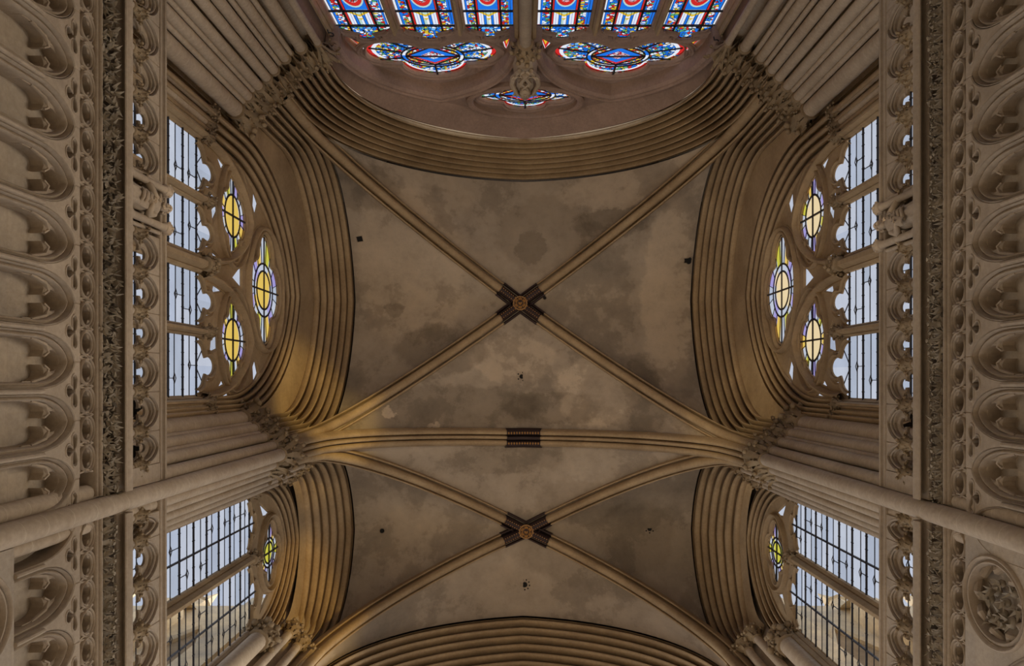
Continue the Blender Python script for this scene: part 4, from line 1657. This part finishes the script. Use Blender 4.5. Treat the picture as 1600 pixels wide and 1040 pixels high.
        # ---------------- foliage frieze
        t = thing('foliage_frieze', '%s frieze, %s' % ('deeply cut oak-like leaf' if side == 'left' else 'crocket and leaf', where), 'frieze', fr((s0 + s1) / 2, 9.44, 5.0), 'foliage friezes')
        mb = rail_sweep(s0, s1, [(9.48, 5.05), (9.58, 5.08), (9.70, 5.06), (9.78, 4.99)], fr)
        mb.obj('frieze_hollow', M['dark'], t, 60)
        rnd = random.Random(side + bay)
        step = .098 if bay == 'large' else .11
        n = int((s1 - s0) / step)
        for k in range(n):
            y = s0 + step * (k + .5)
            rows = 3
            for row in range(rows):
                zz = (9.53, 9.61, 9.69)[row] + rnd.uniform(-.03, .03)
                dd = (5.0, 4.985, 4.955)[row] + rnd.uniform(-.02, .02)
                yy = y + rnd.uniform(-.035, .035) + row * step / 3
                if side == 'left' and bay == 'large':
                    me = rnd.choice(LEAF_MESHES)
                    sz = rnd.uniform(.085, .12)
                    mt = on_wall(side, yy, zz, dd, sz, rnd.uniform(-2.6, 2.6), rnd.uniform(-.75, .5), rnd.uniform(-.7, .7))
                else:
                    if row == 1:
                        me, sz = CROCK_MESH, rnd.uniform(.13, .16)
                        mt = on_wall(side, yy, zz - .08, dd + .04, sz, rnd.uniform(-.3, .3), rnd.uniform(-.1, .25), rnd.uniform(-.4, .4))
                    else:
                        me = LEAF_MESHES[1] if row == 0 else LEAF_MESHES[0]
                        sz = rnd.uniform(.10, .125) if row == 0 else rnd.uniform(.065, .085)
                        mt = on_wall(side, yy, zz + .01, dd + .01, sz, rnd.uniform(-.5, .5), rnd.uniform(-.9, -.3) if row else rnd.uniform(.1, .6), rnd.uniform(-.5, .5))
                o = place('leaf', me, t)
                o.matrix_local = Matrix.Translation(-t.location) @ mt
        # ---------------- cornice
        t = thing('cornice', 'projecting cornice ledge, ' + where, 'cornice', fr((s0 + s1) / 2, 9.75, 4.9), 'gallery cornices')
        mb = rail_sweep(s0, s1, [(9.78, 5.2), (9.775, 4.965), (9.80, 4.955), (9.94, 4.96), (9.945, 4.895), (9.84, 4.885), (9.79, 4.875), (9.775, 4.86), (9.785, 4.845), (9.80, 4.842), (9.815, 4.855), (9.83, 4.85), (9.85, 4.835),
                                 (9.90, 4.832), (9.93, 4.84), (9.96, 4.86), (9.98, 4.92), (9.98, 6.2)], fr)
        mb.obj('cornice_moulding', M['carved'], t, 40)
        # ---------------- gallery balustrade
        t = thing('gallery_balustrade', 'pierced gallery parapet of trefoiled arches, ' + where, 'balustrade', fr((s0 + s1) / 2, 9.98, 5.1), 'gallery parapets')
        if bay == 'large':
            if side == 'left':
                stat = (-2.66, -2.14)
                runs = [[-3.26 - .54 * k for k in range(5, 0, -1)] + [-3.26, -2.74], [-1.99, -1.463, -.936, -.409, .118, .645, 1.10]]
            else:
                stat = (-2.42, -1.90)
                runs = [[-2.99 - .525 * k for k in range(5, 0, -1)] + [-2.99, -2.49], [-1.80, -1.28, -.765, -.243, .285, .805, 1.20]]
        else:
            stat = None
            runs = [[2.08, 2.665, 3.265, 3.86, 4.46, 5.06, 5.66, 6.26]] if side == 'left' else [[2.13, 2.667, 3.20, 3.70, 4.23, 4.76, 5.29, 5.82]]
            runs[0].insert(0, runs[0][0] - .33)
        capm = capital_mesh(.058, .25, 1.85, 2, 6)
        for run in runs:
            for i in range(len(run) - 1):
                a, b = run[i], run[i + 1]
                half = (b - a) < .45
                m = (a + b) / 2
                end_arch = abs(b - 1.16) < .12 or half
                for (d0, d1, hw, zap, nm, chm) in ((5.0, 5.07, .03, 10.965, 'outer_order', .012), (5.05, 5.115, .062, 10.905, 'inner_order', .015), (5.095, 5.15, .09, 10.85, 'cusped_order', .02)):
                    hs = (b - a) / 2 - hw
                    arc = [(m - hs * x, 10.58 + (zap - 10.58) * y) for x, y in unit_arc(8, 1.2)]
                    arc = arc + [(2 * m - x, z) for x, z in arc[:-1]][::-1]
                    if nm == 'cusped_order':
                        arc = []
                        for k in range(6):
                            th = radians(185 - 120 * k / 5)
                            arc.append((m - hs * .5 + hs * .5 * cos(th), 10.52 + .13 * sin(th)))
                        arc += [(m - hs * .22, 10.63), (m - hs * .36, 10.68)]
                        for k in range(6):
                            th = radians(195 - 105 * k / 5)
                            arc.append((m + hs * .45 * cos(th), 10.74 + .10 * sin(th)))
                        arc = arc + [(2 * m - x, z) for x, z in arc[:-1]][::-1]
                    mb = MB()
                    plate(mb, [(a, 10.50), (a, 11.03), (b, 11.03), (b, 10.50)] + arc[::-1], [], d0, d1, fr, chm)
                    o = mb.obj(nm, M['carved'], t, 30)
                    if nm == 'outer_order':
                        mb = MB()
                        sweep(mb, offset_loop(arc, .012, False), bead(.022, 5.0, .012, 3), fr)
                        sweep(mb, offset_loop(arc, -.03, False), bead(.025, 5.03, .014, 3), fr)
                        place('hood_roll', mb.mesh('hood_roll', M['carved'], 50), o, (0, 0, 0))
            for i, s in enumerate(run):
                if s > (1.1 + dy) and bay == 'large':
                    continue
                mb = MB()
                x, y, z = fr(s, 9.98, 5.065)
                mb.lathe((0, 0, 0), [(.10, 0), (.10, .08), (.085, .10), (.075, .13), (.055, .15), (.055, .36), (.07, .37), (.07, .39)], 12)
                c = place('colonnette', mb.mesh('colonnette', M['carved'], 50), t, Vector((x, y, z)) - t.location)
                place('capital', capm, c, (0, 0, .37))
        e1 = s1
        mb = rail_sweep(s0, e1, [(11.00, 5.16), (11.00, 4.998), (11.01, 4.985), (11.022, 4.975), (11.035, 4.975), (11.04, 4.995), (11.085, 5.005), (11.10, 4.99), (11.105, 4.965), (11.125, 4.955), (11.14, 4.96), (11.145, 4.975), (11.19, 4.98),
                                 (11.20, 4.99), (11.20, 5.16)], fr)
        mb.obj('top_rail', M['carved'], t, 40)
        mb = rail_sweep(s0, e1, [(9.98, 4.99), (10.10, 4.99), (10.13, 5.01), (10.13, 5.3), (9.98, 5.3)], fr)
        mb.obj('plinth', M['carved'], t, 40)
        if bay == 'large':
            mb = MB()
            a, b = fr(1.10 + dy, 9.98, 4.99), fr(1.34 + dy, 11.03, 5.15)
            mb.box(tuple(map(min, a, b)), tuple(map(max, a, b)))
            mb.obj('end_block', M['carved'], t)
        if stat:
            mid = sum(stat) / 2
            mb = MB()
            plate(mb, [(stat[0] - .1, 9.98), (stat[1] + .1, 9.98), (stat[1] + .1, 11.06), (stat[0] - .1, 11.06)], [], 5.10, 5.3, fr)
            mb.obj('niche_back', M['carved'], t)
            for s in stat:
                mb = MB()
                x, y, z = fr(s, 9.98, 4.945)
                mb.lathe((0, 0, 0), [(.075, 0), (.075, .06), (.055, .1), (.05, .14), (.05, 1.0), (.06, 1.01), (.06, 1.03), (.05, 1.05)], 12)
                o = place('niche_shaft', mb.mesh('niche_shaft', M['carved'], 50), t, Vector((x, y, z)) - t.location)
                mb = MB()
                mb.lathe((0, 0, 0), [(.055, 1.05), (.085, 1.08), (.09, 1.16), (.07, 1.2), (.045, 1.22)], 8)
                for k in range(6):
                    mb.ball((.085 * cos(k * pi / 3), .085 * sin(k * pi / 3), 1.12), .026, 6, 4)
                place('finial', mb.mesh('finial', M['carved'], 40), o, (0, 0, 0))
                mb = MB()
                x, y, z = fr(s + .085 * (1 if s > mid else -1), 9.98, 5.0)
                mb.lathe((0, 0, 0), [(.03, 0), (.03, 1.0)], 8)
                place('niche_roll', mb.mesh('niche_roll', M['carved'], 50), o, Vector((x, y, z)) - Vector(fr(s, 9.98, 4.945)))

# ---------------- foliage roundels on the lower bay walls
for side, c, lab in (('right', (2.33, 8.48), 'round stone medallion filled with carved leaves under the frieze at lower right'), ('left', (2.22, 7.24), 'round stone medallion at the lower left edge of the picture')):
    fr = FRAMES[side]
    RS, RZ = .45, .53
    wall = bpy.data.objects['wall_' + side]
    mb = MB()
    hi = 9.04 if side == 'right' else 7.86
    hole = ellipse(c, RS, RZ, 40)
    plate(mb, [(1.62, 6.0), (7.6, 6.0), (7.6, hi), (1.62, hi)], [hole], 5.0, 5.26, fr)
    mb.obj('wall_facing', M['wall'], wall)
    t = thing('stone_roundel', lab, 'medallion', fr(c[0], c[1] - RZ, 5.0))
    mb = MB()
    sweep(mb, ellipse(c, RS, RZ, 40), [(-.05, 5.0), (-.045, 4.975), (-.03, 4.965), (-.012, 4.975), (-.006, 5.0), (.008, 5.02), (.02, 5.0), (.032, 4.985), (.046, 4.99), (.055, 5.02), (.06, 5.10), (.06, 5.2)], fr, True)
    mb.obj('ring_moulding', M['carved'], t, 50)
    mb = MB()
    plate(mb, ellipse(c, RS, RZ, 40), [], 5.17, 5.2, fr)
    mb.obj('back_slab', M['wall'], t)
    for k in range(9):
        a = 2 * pi * k / 9 + .2
        mb = MB()
        cx, cz = c[0] + .33 * cos(a), c[1] + .39 * sin(a)
        mb.tube([fr(c[0] + .42 * cos(a + .28), c[1] + .50 * sin(a + .28), 5.12), fr(c[0] + .33 * cos(a + .05), c[1] + .40 * sin(a + .05), 5.05), fr(c[0] + .40 * cos(a - .2), c[1] + .47 * sin(a - .2), 5.12)], [.05, .045, .03], 7)
        mb.obj('scallop_lobe', M['carved'], t)
    rnd = random.Random(5)
    for (x, z, r) in ((-.10, .12, .10), (-.02, -.06, .08), (.12, .0, .10), (.16, -.16, .11), (-.16, -.20, .09), (.02, .24, .09), (.22, .18, .09), (.0, -.30, .09), (.24, -.02, .07), (-.2, .02, .07)):
        me = rnd.choice(LEAF_MESHES)
        o = place('leaf', me, t)
        o.matrix_local = Matrix.Translation(-t.location) @ on_wall(side, c[0] + x, c[1] + z, 5.05, r * 1.15, rnd.uniform(-3, 3), rnd.uniform(-.5, .2), rnd.uniform(-.6, .6))
        mb = MB()
        q = fr(c[0] + x, c[1] + z, 5.09)
        mb.ball((0, 0, 0), (r * .6, r * .65, r * .7), 8, 5)
        place('leaf_core', mb.mesh('leaf_core', M['leaf']), t, Vector(q) - t.location)
    if side == 'right':
        t = thing('arcade_arch', 'fragment of a moulded arch at the lower right edge under the medallion', 'arch', fr(4.2, 6.0, 5.0))
        for k in range(3):
            A_ = (4.985, 2.3 + .09 * k, 6.1 - .09 * k, 6.0, 6.3, 4.2, 8.92 - .07 * k)
            B_ = (4.985, 2.39 + .09 * k, 6.01 - .09 * k, 6.0, 6.3, 4.2, 8.85 - .07 * k)
            arch_loft(order_stations(A_, B_, 0, 1, .022), fr, 'arch_roll', M['carved'], t, 24, 1.0)


# ================================================================== statues on the gallery
def statue(side, s, lab, pose):
    fr, sg = FRAMES[side], SGN[side]
    base = Vector(fr(s, 9.98, 4.97))
    t = thing('statue', lab, 'statue', base, 'gallery statues')
    fx = lambda a, f, z: (-sg * f, a, z)      # a along the wall, f out into the room
    rnd = random.Random(side)
    mb = MB()
    rows = []
    # draped body: height, half width, half depth, lean to the side, forward
    prof = [(0, .15, .10, 0, 0), (.10, .155, .105, 0, 0), (.25, .145, .10, .01, .0), (.38, .145, .115, .015, .01), (.48, .135, .11, .015, .015), (.58, .14, .105, .01, .02), (.68, .155, .105, .005, .025),
            (.745, .15, .09, 0, .03), (.785, .10, .07, 0, .03), (.81, .045, .045, 0, .035), (.85, .042, .042, 0, .04)]
    for i, (z, w, d, lx, fo) in enumerate(prof):
        r = []
        for k in range(28):
            a = 2 * pi * k / 28
            fold = 1 + (.11 * sin(7 * a + z * 6) + .05 * sin(13 * a)) * max(0, min(1, (.70 - z) / .3))
            r.append(fx(lx + w * cos(a) * fold, fo + d * sin(a) * fold, z))
        rows.append(r)
    mb.grid(rows, True)
    place('robe', mb.mesh('robe', M['carved'], 60), t, (0, 0, 0))
    # mantle folds hanging across the front
    mb = MB()
    for k in range(4):
        zz = .55 - .1 * k
        mb.tube([fx(-.13, .04, zz + .12), fx(-.06, .12, zz + .03), fx(.03, .125, zz - .02), fx(.12, .06, zz - .01)], [.018, .026, .024, .014], 6)
    place('mantle_folds', mb.mesh('mantle_folds', M['carved'], 60), t, (0, 0, 0))
    # head with face, hair and beard
    mb = MB()
    hz, hf = .94, .055
    rows = []
    for i in range(9):
        th = -pi / 2 + pi * min(max(i / 8, .04), .96)
        w = .072 * cos(th) * (1 if th > 0 else .88)
        rows.append([fx(w * cos(2 * pi * k / 14), hf + .085 * cos(th) * sin(2 * pi * k / 14), hz + .105 * sin(th)) for k in range(14)])
    mb.grid(rows, True)
    mb.add([fx(-.014, hf + .075, hz + .01), fx(.014, hf + .075, hz + .01), fx(.016, hf + .085, hz - .025), fx(-.016, hf + .085, hz - .025), fx(0, hf + .112, hz - .02)], [(0, 1, 4), (1, 2, 4), (2, 3, 4), (3, 0, 4)])
    for q in (-1, 1):
        mb.ball(fx(q * .028, hf + .074, hz + .012), .011, 6, 4)
        mb.tube([fx(q * .012, hf + .082, hz + .032), fx(q * .045, hf + .070, hz + .028)], .008, 5)
        mb.ball(fx(q * .072, hf, hz), (.012, .012, .025), 6, 4)
    mb.tube([fx(-.022, hf + .078, hz - .045), fx(0, hf + .084, hz - .047), fx(.022, hf + .078, hz - .045)], .007, 5)
    place('head', mb.mesh('head', M['carved'], 60), t, (0, 0, 0))
    mb = MB()
    for k in range(14):
        a = pi * (k / 13) + pi * .0
        for ring in range(2):
            mb.ball(fx(.078 * cos(a + pi), hf - .02 - .05 * sin(a) * (1 - ring * .3), hz + .02 + .05 * ring), .026, 6, 4)
    for k in range(7):
        mb.ball(fx(-.05 + .1 * k / 6, hf + .03 + .045 * sin(pi * k / 6), hz + .085), .025, 6, 4)
    if pose == 'hands':
        for k in range(5):
            mb.ball(fx(-.04 + .02 * k, hf + .065, hz - .085 - .02 * sin(pi * k / 4)), .022, 6, 4)
    place('hair', mb.mesh('hair', M['carved'], 60), t, (0, 0, 0))

    def arm(q, elbow, hand, nm):
        mb = MB()
        sh = fx(q * .135, .03, .72)
        mb.tube([sh, fx(*elbow), fx(elbow[0] * .5 + hand[0] * .5, elbow[1] * .5 + hand[1] * .5, elbow[2] * .5 + hand[2] * .5), fx(*hand)], [.055, .052, .04, .024], 8)
        o = place(nm, mb.mesh(nm, M['carved'], 60), t, (0, 0, 0))
        mb = MB()
        h = Vector(hand)
        mb.ball(fx(*h), (.022, .026, .03), 8, 5)
        dirn = (h - Vector(elbow)).normalized()
        for k in range(4):
            b = h + Vector((-.018 + .012 * k, .012, 0)) + dirn * .02
            mb.tube([fx(*b), fx(*(b + dirn * .022 + Vector((0, .012, 0)))), fx(*(b + dirn * (.036 + .004 * (k in (1, 2))) + Vector((0, .004, -.008))))], [.0075, .007, .005], 5)
        b = h + Vector((-q * .024, .01, 0))
        mb.tube([fx(*b), fx(*(b + dirn * .018 + Vector((-q * .012, .01, 0))))], [.008, .006], 5)
        place('hand', mb.mesh('hand', M['carved'], 60), o, (0, 0, 0))

    if pose == 'hands':
        arm(-1, (-.19, .07, .52), (-.04, .15, .58), 'arm')
        arm(1, (.19, .06, .50), (.06, .16, .45), 'arm')
    else:
        arm(-1, (-.20, .06, .54), (-.03, .16, .60), 'arm')
        arm(1, (.20, .06, .50), (.09, .16, .36), 'arm')
        mb = MB()
        rows = []
        pth = [(-.05, .165, .60), (.0, .185, .50), (.05, .18, .40), (.085, .165, .30), (.10, .15, .18)]
        for (a, f, z) in pth:
            rows.append([fx(a - .055, f - .02, z - .015), fx(a - .02, f + .01, z - .005), fx(a + .02, f + .01, z + .01), fx(a + .055, f - .02, z + .02)])
        mb.grid(rows)
        mb.grid([[(x - (-sg) * .012, y, z) for x, y, z in r] for r in rows])
        sc = place('scroll', mb.mesh('scroll', M['carved'], 60), t, (0, 0, 0))
        mb = MB()
        # worn raised letters on the scroll: strokes of R E N I
        strokes = {0: [((-.03, 0), (-.03, 1)), ((-.03, 1), (.02, .8)), ((.02, .8), (-.03, .5)), ((-.03, .5), (.03, 0))],
                   1: [((-.03, 0), (-.03, 1)), ((-.03, 1), (.03, 1)), ((-.03, .5), (.02, .5)), ((-.03, 0), (.03, 0))],
                   2: [((-.03, 0), (-.03, 1)), ((-.03, 1), (.03, 0)), ((.03, 0), (.03, 1))], 3: [((0, 0), (0, 1))]}
        for i in range(4):
            z0 = .56 - .075 * i
            ax = -.035 + .035 * i
            for p, q in strokes[i]:
                mb.tube([fx(ax + p[0], .198 - .006 * i, z0 - .05 + .05 * p[1]), fx(ax + q[0], .198 - .006 * i, z0 - .05 + .05 * q[1])], .006, 5)
        place('lettering', mb.mesh('lettering', M['dark'], 60), sc, (0, 0, 0))


statue('left', -2.40, 'small robed stone statue between two shafts on the left gallery parapet', 'hands')
statue('right', -2.16, 'small robed stone statue holding a lettered scroll on the right gallery parapet', 'scroll')


# ================================================================== floodlights on the gallery
def floodlight(side, s, zc, lab, lens, aim, tint=None):
    fr, sg = FRAMES[side], SGN[side]
    base = Vector(fr(s, 9.98, 5.42))
    t = thing('floodlight', lab, 'lamp', base, 'gallery floodlights')
    h = zc - 9.98
    mb = MB()
    mb.lathe((0, 0, 0), [(.12, 0), (.12, .02), (.02, .03), (.02, h - .16)], 10)
    place('stand', mb.mesh('stand', M['black']), t, (0, 0, 0))
    mb = MB()
    mb.tube([(0, -.13, h), (0, -.13, h - .15), (0, 0, h - .17), (0, .13, h - .15), (0, .13, h)], .012, 6)
    place('yoke', mb.mesh('yoke', M['black']), t, (0, 0, 0))
    R = Vector(aim).normalized().to_track_quat('Z', 'Y').to_matrix().to_4x4()
    T = Matrix.Translation((0, 0, h)) @ R
    mb = MB()
    mb.lathe((0, 0, 0), [(.05, -.20), (.09, -.17), (.10, -.05), (.11, .10), (.115, .12), (.10, .12), (.09, .06)], 16)
    mb.v = [tuple(T @ Vector(v)) for v in mb.v]
    body = place('housing', mb.mesh('housing', M['black'], 40), t, (0, 0, 0))
    mb = MB()
    mb.lathe((0, 0, 0), [(.09, .085), (.06, .10), (.02, .108)], 14)
    mb.v = [tuple(T @ Vector(v)) for v in mb.v]
    place('lens', mb.mesh('lens', lens), body, (0, 0, 0))
    if tint:
        mb = MB()
        mb.add([tuple(T @ Vector((x, y, .115))) for x, y in ((0, 0), (.09, 0), (.065, .065), (0, .09))], [(0, 1, 2, 3)])
        place('red_label', mb.mesh('red_label', tint), body, (0, 0, 0))
    else:
        mb = MB()
        for a in range(4):
            c, s_ = cos(a * pi / 2), sin(a * pi / 2)
            q = [(.11, -.09, .11), (.11, .09, .11), (.19, .07, .2), (.19, -.07, .2)]
            mb.add([tuple(T @ Vector((c * x - s_ * y, s_ * x + c * y, z))) for x, y, z in q], [(0, 1, 2, 3)])
        place('barn_door', mb.mesh('barn_door', M['black']), body, (0, 0, 0))
    return base + Vector((0, 0, h))


floodlight('left', .40, 10.86, 'black floodlight with barn doors in the last left gallery arch but one', M['black'], (.5, -.3, .8))
floodlight('left', .92, 10.74, 'black spotlight with bright round lens in the last left gallery arch', M['chrome'], (.75, 0, -.75))
floodlight('right', .50, 10.80, 'black floodlight with barn doors in the last right gallery arch but one', M['black'], (-.5, -.3, .8))
floodlight('right', 1.04, 10.74, 'black spotlight with red and white lens face in the last right gallery arch', M['chrome'], (-.75, -.1, -.72), M['red'])

# ================================================================== iron hooks by the great window
for (px, py, d, flip, lab) in ((517, 50, 7.1, 1, 'curled iron hook left of the stained glass window'), (1118, 61, 7.1, 1, 'curled iron hook right of the stained glass window'),
                               (803, 75, 7.0, 1, 'curled iron hook on the left of the centre mullion'), (842, 75, 7.0, -1, 'curled iron hook on the right of the centre mullion')):
    k = d / (598 - py)
    t = thing('iron_hook', lab, 'hook', ((px - 817) * k, -d, 1250 * k))
    mb = MB()
    r = .055
    pts = [(flip * r * cos(a), .05, r * sin(a) * 1.5) for i, a in enumerate([radians(-130 + 26 * j) for j in range(11)])]
    pts = [(pts[0][0] - flip * .02, -.02, pts[0][2])] + pts
    mb.tube(pts, .013, 6)
    place('hook_bar', mb.mesh('hook_bar', M['iron']), t, (0, 0, 0))

# ================================================================== ochre church masonry seen through the lower windows
M['ochre'] = stone('ochre_masonry', (0.85, 0.70, 0.45), (0.55, 0.48, 0.36), ('brick', 0.9, 0.45), 0.6)
for side in SIDES:
    sg = SGN[side]
    t = thing('building', 'weathered ochre stone nave wall seen through the lower %s window' % side, 'building', (sg * 22, 8.2, -1.55), 'nave walls outside')
    rnd = random.Random(side)
    mb = MB()
    mb.box((-14.5, 0, 0), (14.5, 1.2, 31.0))
    place('nave_wall', mb.mesh('nave_wall', M['ochre']), t, (0, 0, 0))
    for k in range(9):
        x = -13.4 + 3.3 * k
        mb = MB()
        mb.box((x - .45, -.7, 0), (x + .45, 0, 29.5))
        mb.add([(x - .45, -.7, 29.5), (x + .45, -.7, 29.5), (x + .45, 0, 30.6), (x - .45, 0, 30.6)], [(0, 1, 2, 3)])
        mb.lathe((x, .3, 31), [(.4, 0), (.4, .8), (.5, .85), (.28, 1.3), (.12, 2.2), (.02, 2.8)], 8)
        place('buttress', mb.mesh('buttress', M['ochre']), t, (0, 0, 0))
        if k < 8:
            mb = MB()
            mb.tube([(x + .9, -.05, 20), (x + .9, -.05, 26), (x + 1.65, -.05, 28), (x + 2.4, -.05, 26), (x + 2.4, -.05, 20)], .16, 6)
            o = place('window_surround', mb.mesh('window_surround', M['ochre']), t, (0, 0, 0))
            mb = MB()
            mb.add([(x + .9, -.02, 20), (x + 2.4, -.02, 20), (x + 2.4, -.02, 26), (x + 1.65, -.02, 28), (x + .9, -.02, 26)], [(0, 1, 2, 3, 4)])
            place('dark_window', mb.mesh('dark_window', M['mould']), o, (0, 0, 0))
    for k in range(40):
        x = -14 + .72 * k
        mb = MB()
        mb.box((x, .2, 31), (x + .42, .9, 31.35 + rnd.uniform(.05, .5)))
        place('parapet_block', mb.mesh('parapet_block', M['ochre']), t, (0, 0, 0))


# ================================================================== added warm spots without fixtures, for arches and vault
def spot(name, loc, target, power, color, angle, size=.25):
    l = bpy.data.lights.new(name, 'SPOT')
    l.energy = power
    l.color = color
    l.spot_size = radians(angle)
    l.spot_blend = .7
    l.shadow_soft_size = size
    o = bpy.data.objects.new(name, l)
    COL.objects.link(o)
    o.location = loc
    o.rotation_euler = (Vector(target) - Vector(loc)).to_track_quat('-Z', 'Y').to_euler()
    return o



for nm, loc, tgt, pw, col, ang in (
        ('arch_glow_spot', (5.45, -4.4, 11.3), (-5.35, .75, 20.6), 4200, (1.0, .72, .24), 17),  # unseen spots added for the golden glow on the arch mouldings
        ('arch_glow_spot', (5.45, 2.7, 11.3), (-5.4, 5.6, 20.3), 3600, (1.0, .66, .18), 16),
        ('arch_glow_spot', (-5.45, -4.4, 11.3), (5.4, .6, 19.8), 1600, (1.0, .80, .45), 17),
        ('vault_fill_spot', (-4.2, -2.2, 8.8), (.6, -2.6, 24), 690, (1.0, .83, .64), 74),  # unseen spots added in mid-air to brighten the vault
        ('vault_fill_spot', (4.2, -2.2, 8.8), (-.6, -2.6, 24), 620, (1.0, .83, .64), 74),
        ('vault_fill_spot', (-4.2, 4.2, 8.8), (.6, 4.4, 24), 400, (1.0, .82, .62), 70),
        ('vault_fill_spot', (4.2, 4.2, 8.8), (-.6, 4.4, 24), 370, (1.0, .82, .62), 70)):
    spot(nm, loc, tgt, pw, col, ang)
